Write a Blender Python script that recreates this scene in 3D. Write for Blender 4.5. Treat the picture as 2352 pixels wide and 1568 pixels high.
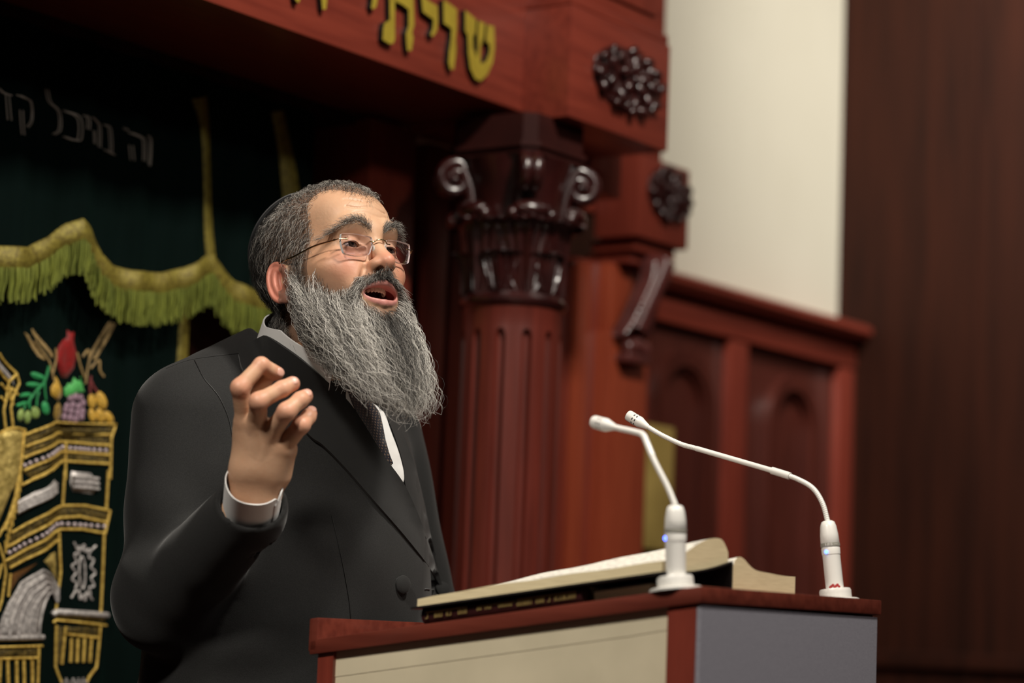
import bpy, bmesh, math, random
import numpy as np
from mathutils import Vector, Matrix, noise as mnoise
from mathutils.bvhtree import BVHTree
from mathutils.geometry import delaunay_2d_cdt
random.seed(7); RNG=np.random.default_rng(7)
for o in list(bpy.data.objects): bpy.data.objects.remove(o)
SC=bpy.context.scene; COL=SC.collection
# ------------------------------------------------------------ camera
F=5553.0; W,H=2352,1568
pp=math.radians(7.04); rr=math.radians(2.2)
CAM=np.array([0,0,1.05])
fw=np.array([0,math.cos(pp),math.sin(pp)]); _x=np.array([1,0,0.]); _u=np.array([0,-math.sin(pp),math.cos(pp)])
cx=math.cos(rr)*_x+math.sin(rr)*_u; cy=-math.sin(rr)*_x+math.cos(rr)*_u
cd=bpy.data.cameras.new('camera'); cam=bpy.data.objects.new('camera',cd); COL.objects.link(cam)
cam.matrix_world=Matrix(((cx[0],cy[0],-fw[0],CAM[0]),(cx[1],cy[1],-fw[1],CAM[1]),(cx[2],cy[2],-fw[2],CAM[2]),(0,0,0,1)))
cd.sensor_width=36; cd.lens=36*F/W; cd.clip_end=60
cd.dof.use_dof=True; cd.dof.focus_distance=3.28; cd.dof.aperture_fstop=2.3; cd.dof.aperture_blades=9
SC.camera=cam
# ------------------------------------------------------------ world, lights, exposure
wd=bpy.data.worlds.new('world'); SC.world=wd; wd.use_nodes=True
wd.node_tree.nodes['Background'].inputs[0].default_value=(1,.85,.7,1)
wd.node_tree.nodes['Background'].inputs[1].default_value=.010
SC.view_settings.view_transform='Standard'; SC.view_settings.look='None'; SC.view_settings.gamma=1; SC.view_settings.exposure=0
def area(name,loc,to,size,power,col,sy=None,spread=180):
    l=bpy.data.lights.new(name,'AREA'); l.energy=power; l.size=size; l.color=col; l.spread=math.radians(spread)
    if sy: l.shape='RECTANGLE'; l.size_y=sy
    o=bpy.data.objects.new(name,l); COL.objects.link(o); o.location=loc
    o.rotation_euler=(Vector(to)-Vector(loc)).to_track_quat('-Z','Y').to_euler(); return o
area('ceiling_light_key',(.95,2.15,3.75),(-.22,3.25,1.4),.30,84,(1,.93,.82))
area('ceiling_light_front',(1.7,1.2,3.3),(-.1,3.6,1.3),.25,15,(1,.94,.86))
area('added_side_fill',(-.95,1.25,2.9),(-.05,3.05,.95),.30,6,(1,.93,.82),spread=62)  # added fill lamp, brightens the man's near side and the lectern's marbled panel
area('ceiling_light_back',(2.3,3.7,3.9),(1.5,5.6,1.5),.3,4.5,(1,.93,.82))
area('ceiling_light_wall',(1.0,3.9,4.0),(2.0,6.5,2.2),.5,37,(1,.95,.86),spread=70)
# ------------------------------------------------------------ frames
def ray(px,py): return fw+cx*(px-W/2)/F-cy*(py-H/2)/F
def P(px,py,d): return CAM+ray(px,py)*d
AA=math.radians(35); U=np.array([math.sin(AA),math.cos(AA),0]); N=np.array([math.cos(AA),-math.sin(AA),0]); O=np.array([-.703,4.0,0]); Z=np.array([0,0,1.])
def G(n,u,z): return O+N*n+U*u+Z*z
def G3(a): a=np.asarray(a,float); return O+np.outer(a[:,0],N)+np.outer(a[:,1],U)+np.outer(a[:,2],Z)
def onplane(px,py,nn):                     # where a photo point falls on the plane n = nn -> (u, z)
    d=ray(px,py); t=((O+N*nn-CAM)@N)/(d@N); q=CAM+d*t-O; return q@U,q[2]
# ------------------------------------------------------------ object helpers
def tag(o,label=None,cat=None,group=None,kind=None):
    if label: o['label']=label
    if cat: o['category']=cat
    if group: o['group']=group
    if kind: o['kind']=kind
    return o
def thing(name,loc,rz=0,**k):
    o=bpy.data.objects.new(name,None); COL.objects.link(o); o.empty_display_size=.05
    o.location=Vector(loc); o.rotation_euler=(0,0,rz); o['_m']=1; del o['_m']
    MW[o.name]=Matrix.Translation(Vector(loc))@Matrix.Rotation(rz,4,'Z'); return tag(o,**k)
MW={}
def mk(name,V,Fc,mat,parent=None,smooth=True,attr=None,**k):
    V=np.asarray(V,dtype=np.float64)
    if parent is not None:
        M=np.array(MW[parent.name].inverted()); V=V@M[:3,:3].T+M[:3,3]
        base=MW[parent.name]
    else:
        c=np.array([(V[:,0].min()+V[:,0].max())/2,(V[:,1].min()+V[:,1].max())/2,V[:,2].min()]); V=V-c; base=Matrix.Translation(Vector(c))
    me=bpy.data.meshes.new(name)
    if isinstance(Fc,np.ndarray):
        k_=Fc.shape[1]; me.vertices.add(len(V)); me.vertices.foreach_set('co',V.astype(np.float32).ravel())
        me.loops.add(Fc.size); me.loops.foreach_set('vertex_index',Fc.astype(np.int32).ravel())
        me.polygons.add(len(Fc)); me.polygons.foreach_set('loop_start',np.arange(0,Fc.size,k_,dtype=np.int32))
        me.update(calc_edges=True); me.validate()
    else: me.from_pydata(V.tolist(),[],[list(f) for f in Fc]); me.update()
    if smooth: me.polygons.foreach_set('use_smooth',np.ones(len(me.polygons),dtype=bool))
    for m in (mat if isinstance(mat,(list,tuple)) else [mat]): me.materials.append(m)
    if attr:
        for an,av in attr.items():
            a=me.attributes.new(an,'FLOAT','POINT'); a.data.foreach_set('value',np.asarray(av,dtype=np.float32))
    o=bpy.data.objects.new(name,me); COL.objects.link(o)
    if parent is not None: o.parent=parent; MW[o.name]=base
    else: o.location=base.translation; MW[o.name]=base
    return tag(o,**k)
class MB:
    def __init__(s): s.v=[]; s.f=[]; s.n=0
    def add(s,V,Fc):
        V=np.asarray(V,float); s.v.append(V); s.f+= [tuple(int(i)+s.n for i in f) for f in Fc]; s.n+=len(V)
    def build(s,name,mat,parent=None,smooth=True,sharp=35,**k):
        o=mk(name,np.vstack(s.v),s.f,mat,parent,smooth,**k)
        if smooth: shp(o,sharp)
        return o
def shp(o,ang=35):
    bm=bmesh.new(); bm.from_mesh(o.data); c=math.cos(math.radians(ang))
    for e in bm.edges:
        if len(e.link_faces)==2 and e.link_faces[0].normal.dot(e.link_faces[1].normal)<c: e.smooth=False
    bm.to_mesh(o.data); bm.free()
BXF=[(0,3,2,1),(4,5,6,7),(0,1,5,4),(1,2,6,5),(2,3,7,6),(3,0,4,7)]
def box(n0,n1,u0,u1,z0,z1,b=.003):
    bm=bmesh.new(); vs=[bm.verts.new(p) for p in ((n0,u0,z0),(n1,u0,z0),(n1,u1,z0),(n0,u1,z0),(n0,u0,z1),(n1,u0,z1),(n1,u1,z1),(n0,u1,z1))]
    for f in BXF: bm.faces.new([vs[i] for i in f])
    if b: bmesh.ops.bevel(bm,geom=bm.edges[:],offset=b,segments=2,affect='EDGES',profile=.6)
    V=[tuple(v.co) for v in bm.verts]; bm.verts.index_update(); Fc=[[v.index for v in f.verts] for f in bm.faces]; bm.free()
    return G3(V),Fc
def sweep(profile,u0,u1):                  # profile (n,z) closed, run along u
    k=len(profile); V=[(a,u0,b) for a,b in profile]+[(a,u1,b) for a,b in profile]
    Fc=[(i,(i+1)%k,k+(i+1)%k,k+i) for i in range(k)]+[tuple(range(k))[::-1],tuple(range(k,2*k))]
    return G3(V),Fc
def lathe(c,prof,seg=48,rf=None,axis=None,close=True):
    """prof: (r,z) list about vertical axis through c (world)"""
    V=[];Fc=[]
    for i,(r,z) in enumerate(prof):
        for j in range(seg):
            a=2*math.pi*j/seg; q=r if rf is None else rf(r,z,a,i); V.append((q*math.cos(a),q*math.sin(a),z))
    m=len(prof)
    for i in range(m-1):
        for j in range(seg): Fc.append((i*seg+j,i*seg+(j+1)%seg,(i+1)*seg+(j+1)%seg,(i+1)*seg+j))
    if close: Fc+= [tuple(range(seg))[::-1],tuple(range((m-1)*seg,m*seg))]
    V=np.array(V)
    if axis is not None:
        q=Vector((0,0,1)).rotation_difference(Vector(axis)).to_matrix(); V=V@np.array(q).T
    return V+np.asarray(c),Fc
def frames(Q):
    Q=np.asarray(Q,float); T=np.gradient(Q,axis=0); T/=np.linalg.norm(T,axis=1)[:,None]+1e-12
    a=np.array([0,0,1.]) if abs(T[0][2])<.9 else np.array([1,0,0.]); e=np.cross(T[0],a); e/=np.linalg.norm(e); E=[e]
    for t in T[1:]:
        e=e-t*(e@t); e/=np.linalg.norm(e)+1e-12; E.append(e)
    E=np.array(E); return T,E,np.cross(T,E)
def tube(Q,R,seg=8):
    Q=np.asarray(Q,float); m=len(Q); R=np.broadcast_to(np.asarray(R,float),(m,)); T,E,B=frames(Q); V=[];Fc=[]
    for j in range(seg):
        a=2*math.pi*j/seg; V.append(Q+R[:,None]*(E*math.cos(a)+B*math.sin(a)))
    V=np.stack(V,1).reshape(-1,3)
    for i in range(m-1):
        for j in range(seg): Fc.append((i*seg+j,i*seg+(j+1)%seg,(i+1)*seg+(j+1)%seg,(i+1)*seg+j))
    Fc+= [tuple(range(seg))[::-1],tuple(range((m-1)*seg,m*seg))]
    return V,Fc
def smooth_path(Q,n=8):
    Q=np.asarray(Q,float)
    if len(Q)<3: return np.array([Q[0]+(Q[-1]-Q[0])*t for t in np.linspace(0,1,n)])
    Pd=np.vstack([2*Q[0]-Q[1],Q,2*Q[-1]-Q[-2]]); out=[]
    for i in range(1,len(Pd)-2):
        p0,p1,p2,p3=Pd[i-1:i+3]
        for t in np.linspace(0,1,n,endpoint=False):
            out.append(.5*((2*p1)+(-p0+p2)*t+(2*p0-5*p1+4*p2-p3)*t*t+(-p0+3*p1-3*p2+p3)*t**3))
    out.append(Q[-1]); return np.array(out)
def ellipsoid(c,ax,seg=14,ring=9):         # ax: 3 world vectors incl. radius
    V=[];Fc=[];ax=np.asarray(ax,float)
    for i in range(ring+1):
        th=math.pi*i/ring
        for j in range(seg):
            a=2*math.pi*j/seg; V.append(math.sin(th)*math.cos(a)*ax[0]+math.sin(th)*math.sin(a)*ax[1]+math.cos(th)*ax[2])
    for i in range(ring):
        for j in range(seg): Fc.append((i*seg+j,(i+1)*seg+j,(i+1)*seg+(j+1)%seg,i*seg+(j+1)%seg))
    return np.array(V)+np.asarray(c),Fc
# ------------------------------------------------------------ materials
def mat(name,col,rough=.5,metal=0,spec=.5,coat=0,noise=None,bump=None,sheen=0,sss=0,emit=None,coords='Object',**kw):
    m=bpy.data.materials.new(name); m.use_nodes=True; nt=m.node_tree; b=nt.nodes['Principled BSDF']
    b.inputs['Base Color'].default_value=(*col,1); b.inputs['Roughness'].default_value=rough; b.inputs['Metallic'].default_value=metal
    b.inputs['Specular IOR Level'].default_value=spec; b.inputs['Coat Weight'].default_value=coat; b.inputs['Coat Roughness'].default_value=kw.get('crough',.12)
    if sheen: b.inputs['Sheen Weight'].default_value=sheen; b.inputs['Sheen Roughness'].default_value=.4; b.inputs['Sheen Tint'].default_value=(*kw.get('stint',(1,1,1)),1)
    if sss: b.inputs['Subsurface Weight'].default_value=sss; b.inputs['Subsurface Radius'].default_value=(1,.35,.2); b.inputs['Subsurface Scale'].default_value=.006
    if emit: b.inputs['Emission Color'].default_value=(*emit[0],1); b.inputs['Emission Strength'].default_value=emit[1]
    tc=nt.nodes.new('ShaderNodeTexCoord')
    def nz(scale,vec,detail=4):
        mp=nt.nodes.new('ShaderNodeMapping'); mp.inputs['Scale'].default_value=vec; nt.links.new(tc.outputs[coords],mp.inputs[0])
        t=nt.nodes.new('ShaderNodeTexNoise'); t.inputs['Scale'].default_value=scale; t.inputs['Detail'].default_value=detail; nt.links.new(mp.outputs[0],t.inputs[0]); return t
    if noise:                              # (scale, vec, colour2, lo, hi)
        t=nz(noise[0],noise[1]); r=nt.nodes.new('ShaderNodeValToRGB'); r.color_ramp.elements[0].position=noise[3]; r.color_ramp.elements[1].position=noise[4]
        r.color_ramp.elements[0].color=(*col,1); r.color_ramp.elements[1].color=(*noise[2],1); nt.links.new(t.outputs[0],r.inputs[0]); nt.links.new(r.outputs[0],b.inputs['Base Color'])
    if bump:                               # (scale, vec, strength, distance)
        t=nz(bump[0],bump[1],3); bp=nt.nodes.new('ShaderNodeBump'); bp.inputs['Strength'].default_value=bump[2]; bp.inputs['Distance'].default_value=bump[3]
        nt.links.new(t.outputs[0],bp.inputs['Height']); nt.links.new(bp.outputs[0],b.inputs['Normal'])
    return m
def attrmix(m,an,col2,base=None):          # mixes the base colour towards col2 by a vertex attribute
    nt=m.node_tree; b=nt.nodes['Principled BSDF']; a=nt.nodes.new('ShaderNodeAttribute'); a.attribute_name=an
    mx=nt.nodes.new('ShaderNodeMix'); mx.data_type='RGBA'; nt.links.new(a.outputs['Fac'],mx.inputs[0])
    inp=b.inputs['Base Color']
    if inp.is_linked: nt.links.new(inp.links[0].from_socket,mx.inputs[6])
    else: mx.inputs[6].default_value=inp.default_value
    mx.inputs[7].default_value=(*col2,1); nt.links.new(mx.outputs[2],inp)
Wd=(.25,.043,.025); Wd2=(.165,.026,.016)
M_woodH=mat('mahogany_along',Wd,.38,noise=(5,(14,1,14),Wd2,.3,.75),coat=.25,bump=(8,(20,1.5,20),.15,.001),crough=.2)
M_woodV=mat('mahogany_upright',Wd,.38,noise=(5,(14,14,1),Wd2,.3,.75),coat=.25,bump=(8,(20,20,1.5),.15,.001),crough=.2)
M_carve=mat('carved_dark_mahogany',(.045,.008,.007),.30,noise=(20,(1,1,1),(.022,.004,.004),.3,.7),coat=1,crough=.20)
M_wains=mat('dark_mahogany_panel',(.105,.022,.014),.42,noise=(5,(14,14,1),(.06,.012,.008),.3,.75),coat=.25,crough=.2)
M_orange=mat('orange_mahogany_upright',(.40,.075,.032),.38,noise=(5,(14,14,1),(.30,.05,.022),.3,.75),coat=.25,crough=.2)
M_corbel=mat('polished_carved_mahogany',(.17,.045,.04),.28,noise=(20,(1,1,1),(.09,.022,.02),.3,.7),coat=1,crough=.22)
M_column=mat('column_mahogany',(.165,.028,.018),.36,noise=(5,(14,14,1),(.10,.017,.011),.3,.75),coat=.3,crough=.2)
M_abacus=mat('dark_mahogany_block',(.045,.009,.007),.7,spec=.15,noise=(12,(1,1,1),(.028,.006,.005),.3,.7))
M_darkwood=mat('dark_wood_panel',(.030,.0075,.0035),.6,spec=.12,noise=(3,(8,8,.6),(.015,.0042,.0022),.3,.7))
M_paint=mat('cream_wall_paint',(.80,.76,.63),.85,noise=(3,(1,1,1),(.76,.72,.59),.3,.7))
M_floor=mat('floor_carpet',(.08,.03,.025),.95,noise=(60,(1,1,1),(.05,.02,.018),.3,.7))
M_velvet=mat('green_velvet',(.003,.008,.007),.9,spec=.05,sheen=.06,stint=(.1,.4,.3),noise=(6,(4,4,.6),(.002,.006,.005),.3,.7))
M_fringe=mat('fringe_thread',(.27,.30,.04),.5,noise=(40,(1,1,.2),(.13,.16,.02),.3,.7),sheen=.3)
M_braid=mat('gold_braid',(.33,.27,.045),.5,metal=.25,noise=(150,(1,1,1),(.16,.12,.02),.35,.65),bump=(400,(1,1,1),.6,.002))
M_gold=mat('gold_thread',(1.0,.70,.16),.38,metal=.25,noise=(160,(1,1,1),(.55,.34,.06),.35,.65),bump=(500,(1,1,1),.7,.002))
M_goldfill=mat('dull_gold_stitching',(.22,.15,.035),.5,metal=.5,noise=(260,(1,1,1),(.03,.025,.01),.4,.6),bump=(500,(1,1,1),.7,.002))
M_goldsheet=mat('bright_gold_stitching',(.9,.68,.22),.35,metal=.35,noise=(70,(1,1,1),(.45,.33,.09),.35,.65),bump=(130,(1,1,1),.9,.004))
M_silver=mat('silver_thread',(.75,.70,.67),.38,metal=.3,noise=(160,(1,1,1),(.35,.32,.31),.35,.65),bump=(300,(1,1,1),.7,.002))
M_silverdim=mat('silver_outline_thread',(.45,.40,.34),.45,metal=.4)
M_letter=mat('brass_letter_face',(.55,.42,.05),.42,metal=.35,noise=(40,(1,1,1),(.46,.34,.04),.3,.7))
M_black=mat('black_edge',(.006,.006,.006),.5)
def thread(name,c,c2=None): return mat(name,c,.55,noise=(220,(1,1,1),c2 or tuple(x*.55 for x in c),.35,.65),bump=(400,(1,1,1),.6,.002),sheen=.2)
T_red=thread('red_silk',(.38,.006,.006)); T_green=thread('green_silk',(.03,.42,.12)); T_lime=thread('lime_silk',(.35,.5,.12)); T_yel=thread('yellow_silk',(.85,.5,.06)); T_ochre=thread('ochre_silk',(.42,.26,.05))
T_pur=thread('mauve_silk',(.42,.26,.34)); T_wheat=thread('wheat_silk',(.5,.33,.12)); T_brown=thread('brown_silk',(.2,.08,.01)); T_white=thread('white_silk',(.8,.75,.65)); T_leaf=thread('leaf_silk',(.12,.65,.15)); T_stem=thread('crimson_silk',(.28,.04,.04))
# ------------------------------------------------------------ the room
def struct(name,mb,m,**k): return mb.build(name,m,None,smooth=False,kind='structure',**k)
b=MB(); b.add([(-5,-1.5,0),(5,-1.5,0),(5,9,0),(-5,9,0),(-5,-1.5,-.1),(5,-1.5,-.1),(5,9,-.1),(-5,9,-.1)],[(0,1,2,3),(4,7,6,5),(0,4,5,1),(1,5,6,2),(2,6,7,3),(3,7,4,0)]); struct('floor',b,M_floor)
NW=-.1; UC=2.885
b=MB(); b.add(*box(NW-.1,NW,-1.6,UC+.1,0,4.2,0)); struct('wall_back',b,M_paint)
b=MB(); b.add(*box(NW,3.6,UC,UC+.1,0,4.2,0)); 
struct('wall_right',b,M_darkwood)
b=MB()
for i in range(9): b.add(*box(.28+i*.42,.295+i*.42,UC-.006,UC,.22,4.2,.002))
b.add(*box(.0,3.6,UC-.02,UC,1.02,1.06,.004)); b.add(*box(.0,3.6,UC-.03,UC,0,.2,.004))
struct('trim_1',b,M_darkwood)
# ------------------------------------------------------------ wainscot panelling on the back wall
wn=thing('wall_panelling',G(NW,2.3,0),-AA,label='low red mahogany wall panelling with two arched panels below the cream wall',cat='wall panelling')
b=MB(); b.add(*box(NW+.001,NW+.03,1.75,UC-.001,0,1.86,.002)); b.build('backing_board',M_wains,wn)
b=MB(); b.add(*sweep([(NW+.001,1.86),(NW+.09,1.875),(NW+.105,1.89),(NW+.105,1.905),(NW+.09,1.915),(NW+.001,1.915)],1.705,UC-.001)); b.add(*box(NW+.03,NW+.06,1.705,UC-.001,1.80,1.86,.006)); b.build('cap_rail',M_woodH,wn)
b=MB()
for u0,u1 in ((1.75,1.80),(2.22,2.31),(2.80,2.884)): b.add(*box(NW+.03,NW+.055,u0,u1,.1,1.80,.004))
b.build('stile',M_woodV,wn)
def arch(uc,w,zt,zb,t,n0,n1,seg=20):       # an arched band lying on the wall
    pts=[(uc-w,zb)]+[(uc-w*math.cos(math.pi*i/seg),zt-w+w*math.sin(math.pi*i/seg)) for i in range(seg+1)]+[(uc+w,zb)]
    ip=[(uc-(w-t),zb)]+[(uc-(w-t)*math.cos(math.pi*i/seg),zt-w+(w-t)*math.sin(math.pi*i/seg)) for i in range(seg+1)]+[(uc+(w-t),zb)]
    k=len(pts); V=[(n0,a,z) for a,z in pts]+[(n0,a,z) for a,z in ip]+[(n1,a,z) for a,z in pts]+[(n1,a,z) for a,z in ip]; Fc=[]
    for i in range(k-1):
        Fc+= [(2*k+i,2*k+i+1,3*k+i+1,3*k+i),(i,k+i,k+i+1,i+1),(i,i+1,2*k+i+1,2*k+i),(k+i,3*k+i,3*k+i+1,k+i+1)]
    return G3(V),Fc
for uc in (2.02,2.56):
    b=MB(); b.add(*arch(uc,.135,1.745,.5,.035,NW+.03,NW+.055)); b.add(*arch(uc,.10,1.71,.5,.012,NW+.03,NW+.045)); b.build('arched_moulding',M_wains,wn)
# brass plaque
b=MB(); u0,_=onplane(1482,1100,NW+.075); u1,_=onplane(1547,1100,NW+.075); z1=onplane(1510,975,NW+.075)[1]; z0=onplane(1510,1262,NW+.075)[1]
b.add(*box(NW+.056,NW+.075,u0,u1,z0,z1,.004))
pq=b.build('wall_plaque',mat('aged_brass',(.75,.55,.17),.5,metal=.3,noise=(9,(1,1,1),(.5,.36,.10),.3,.7)),None,label='blurred narrow brass plaque on the red panelling behind the microphones',cat='plaque')
# ------------------------------------------------------------ the ark
ark=thing('torah_ark',G(0,.6,0),-AA,label='carved red mahogany synagogue ark surround with fluted column and lettered beam',cat='ark')
def fit(px,n): return onplane(px[0],px[1],n)
NB=.36; NK=.465
b=MB(); b.add(*box(.06,NB,-1.2,.73,2.018,2.26,.003)); b.add(*sweep([(.06,2.26),(NB+.01,2.26),(NB+.03,2.275),(NB+.03,2.31),(.06,2.31)],-1.2,1.1))
b.add(*box(.06,NB-.02,-1.2,1.1,2.31,2.8,.004))
beam=b.build('frieze_beam',M_woodH,ark)
b=MB(); b.add(*box(.10,NK,.712,1.062,2.0,2.21,.003)); b.add(*box(.1,NK-.004,.716,1.06,2.212,2.23,.003)); b.add(*box(.12,NK-.015,.725,1.055,2.228,2.8,.003))
block=b.build('corner_block',M_woodH,ark)
b=MB(); b.add(*box(NK-.016,NK-.008,.76,1.02,2.26,2.7,.003)); b.add(*box(.1,NB-.07,1.05,1.12,1.98,2.8,.003)); b.add(*box(NB-.08,NB+.0,1.075,1.105,2.085,2.115,.006)); b.add(*box(.05,NB-.1,1.1,1.22,1.95,2.8,.003)); b.build('side_moulding',M_woodV,ark)
# interior of the ark recess: soffit, jamb boards
b=MB(); b.add(*box(-.09,.06,-1.2,.73,2.0,2.3,.003)); b.add(*box(-.09,-.05,-1.5,.9,0,2.0,.0)); b.build('recess_back',M_darkwood,ark)
b=MB()
b.add(*box(-.09,.10,.60,.74,0,2.01,.003)); b.add(*box(-.09,.06,.74,1.33,0,2.0,.003))
b.add(*box(-.09,.035,1.30,1.51,1.98,2.8,.0)); b.add(*box(.06,.09,.80,.87,0,2.0,.004)); b.add(*box(.06,.075,.90,1.05,0,1.98,.003)); b.add(*box(.06,.12,1.08,1.16,0,1.98,.004)); b.add(*box(.06,.09,1.22,1.27,0,1.98,.004))
b.build('jamb_board',M_woodV,ark)
# hebrew letters cut from brass, standing off the beam
def prism(poly2,n0,n1):                    # polygon in (u,z) on plane n, thickness n0..n1
    k=len(poly2); r=delaunay_2d_cdt([Vector(p) for p in poly2],[(i,(i+1)%k) for i in range(k)],[],1,1e-7)
    vs=r[0]; fs=r[2]; m=len(vs); V=[(n0,v[0],v[1]) for v in vs]+[(n1,v[0],v[1]) for v in vs]
    def ccw(f): 
        a,b_,c=[vs[i] for i in f[:3]]; return (b_[0]-a[0])*(c[1]-a[1])-(b_[1]-a[1])*(c[0]-a[0])>0
    front=[]
    for f in fs:
        f=list(f); f=f if ccw(f) else f[::-1]; front.append([i+m for i in f])
    back=[[i-m for i in f][::-1] for f in front]
    ed={}
    for f in front:
        for i in range(len(f)): e=(f[i],f[(i+1)%len(f)]); ed[e]=1
    side=[(a-m,b_-m,b_,a) for (a,b_) in ed if (b_,a) not in ed]
    return G3(V),front,back+side
def z2(pts,s,ox,oy): return [(ox+x/s,oy+y/s) for x,y in pts]
LET=[[[(752,65),(822,125),(818,215),(800,235),(804,310),(826,372),(850,412),(850,522),(815,505),(785,440),(772,340),(768,225),(752,200)],
[(836,132),(880,150),(872,240),(852,300),(850,412),(826,372),(834,300),(832,230)],
[(892,157),(938,170),(943,300),(930,400),(895,480),(850,522),(850,412),(885,395),(908,340),(910,290),(885,262),(888,240)]],
[[(612,0),(640,15),(698,60),(698,180),(690,250),(695,320),(680,445),(655,445),(645,400),(650,330),(662,250),(665,185),(640,165),(615,150)]],
[[(470,-25),(500,-5),(574,40),(576,120),(570,200),(545,235),(528,225),(545,180),(548,125),(520,105),(480,75)]],
[[(285,-60),(420,-10),(425,160),(410,210),(420,240),(408,325),(380,325),(375,280),(372,215),(388,170),(388,60),(350,30),(290,0)],[(265,-40),(300,-40),(300,250),(290,280),(265,282),(222,255),(225,190),(232,150),(255,135),(268,130)]],
[[(90,-160),(190,-110),(188,0),(180,45),(158,60),(148,50),(155,0),(150,-50),(95,-80)]],
[[(-225,-330),(-110,-270),(-130,-60),(-143,60),(-166,60),(-175,-40),(-170,-200),(-230,-250)],[(-300,-250),(-265,-240),(-275,-80),(-320,20),(-340,0),(-345,-60)]]]
for L in LET:
    b=MB(); fi=[]
    for poly in L:
        p2=[onplane(x,y,NB+.012) for x,y in z2(poly,2.8,800,0)]
        V,fr,sd=prism(p2,NB+.0,NB+.012); b.add(V,fr+sd); fi+= [0]*len(fr)+[1]*len(sd)
    o=b.build('letter',[M_letter,M_black],beam,smooth=False)
    for p_,i in zip(o.data.polygons,fi): p_.material_index=i
# carved rosettes
def rosette(name,uc,zc,n,w,h,parent,seed,m=M_carve):
    rg=random.Random(seed); b=MB()
    b.add(*ellipsoid(G(n+.002,uc,zc),[U*w*.95,Z*h*.95,N*.012],24,8))
    def leaf(a,r0,ln,wd,lift,tw=0):
        c=G(n+.012+lift,uc+math.cos(a)*r0*w,zc+math.sin(a)*r0*h); d=U*math.cos(a+tw)+Z*math.sin(a+tw); e=-U*math.sin(a+tw)+Z*math.cos(a+tw)
        b.add(*ellipsoid(c,[(d+N*.25)*ln,e*wd,N*wd*.9],10,7))
    s=min(w,h)
    for k in range(5): leaf(2*math.pi*k/5+.3,.28,s*.26,s*.17,.008)
    for k in range(9): leaf(2*math.pi*k/9+rg.uniform(-.1,.1),.60,s*.27,s*.155,.003,rg.choice((-.7,.7)))
    for k in range(12): leaf(2*math.pi*k/12+rg.uniform(-.1,.1),.86,s*.22,s*.15,0,rg.choice((-.9,.9)))
    b.add(*ellipsoid(G(n+.024,uc,zc),[U*s*.13,Z*s*.13,N*s*.1],10,7))
    for k in range(6):                      # scrolls
        a=2*math.pi*k/6+.2; c0=np.array([uc+math.cos(a)*w*.72,zc+math.sin(a)*h*.72]); q=[]
        for i in range(14):
            t=i/13; rr_=s*.2*(1-.75*t); q.append(G(n+.016+.006*t,c0[0]+rr_*math.cos(a+t*6),c0[1]+rr_*math.sin(a+t*6)))
        b.add(*tube(q,np.linspace(s*.045,s*.03,14),6))
    return b.build(name,m,parent,sharp=60)
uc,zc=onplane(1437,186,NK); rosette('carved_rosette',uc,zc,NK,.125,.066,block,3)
# fluted column
pc=P(1181,690,1)-CAM; ucol,ncol=.745,.335
axis_c=G(ncol,ucol,0); Rc=.0925
def zcol(py,r=0):                           # height on the column's axis for a photo row
    d=ray(1178,py); t=((axis_c-CAM)[1]*1.0)/d[1]; return (CAM+d*t)[2]
zr=zcol(700); zf=zcol(768); za=zcol(372)
prof=[(Rc*1.25,0),(Rc*1.25,.04),(Rc*1.15,.06),(Rc*1.02,.08)]+[(Rc,z) for z in (.09,.12,.13,.135)]+[(Rc,z) for z in np.linspace(.16,zf-.03,4)]+[(Rc,z) for z in np.linspace(zf-.02,zf,9)]+[(Rc,zf+.004),(Rc*1.0,zr-.012),(Rc*1.01,zr-.01)]
def fl(r,z,a,i):
    if z<.135 or z>zf: return r
    k=(a*12/(2*math.pi)+.5+SHC)%1-.5; half=.19; e=1
    if z>zf-.02: half*=math.sqrt(max(0,1-((z-(zf-.02))/.02)**2))
    if half<=0 or abs(k)>half: return r
    return r-.012*math.sqrt(1-(k/half)**2)**.6
SHC=.42
b=MB(); b.add(*lathe(axis_c,prof,384,fl)); colu=b.build('column_shaft',M_column,ark,sharp=30)
b=MB(); b.add(*lathe(axis_c,[(Rc,zr-.012),(Rc*1.05,zr-.010),(Rc*1.09,zr-.004),(Rc*1.09,zr+.002),(Rc*1.03,zr+.008),(Rc*1.0,zr+.012),(Rc*.96,zr+.016)],64,close=False)); b.build('astragal_ring',M_carve,colu)
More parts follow.
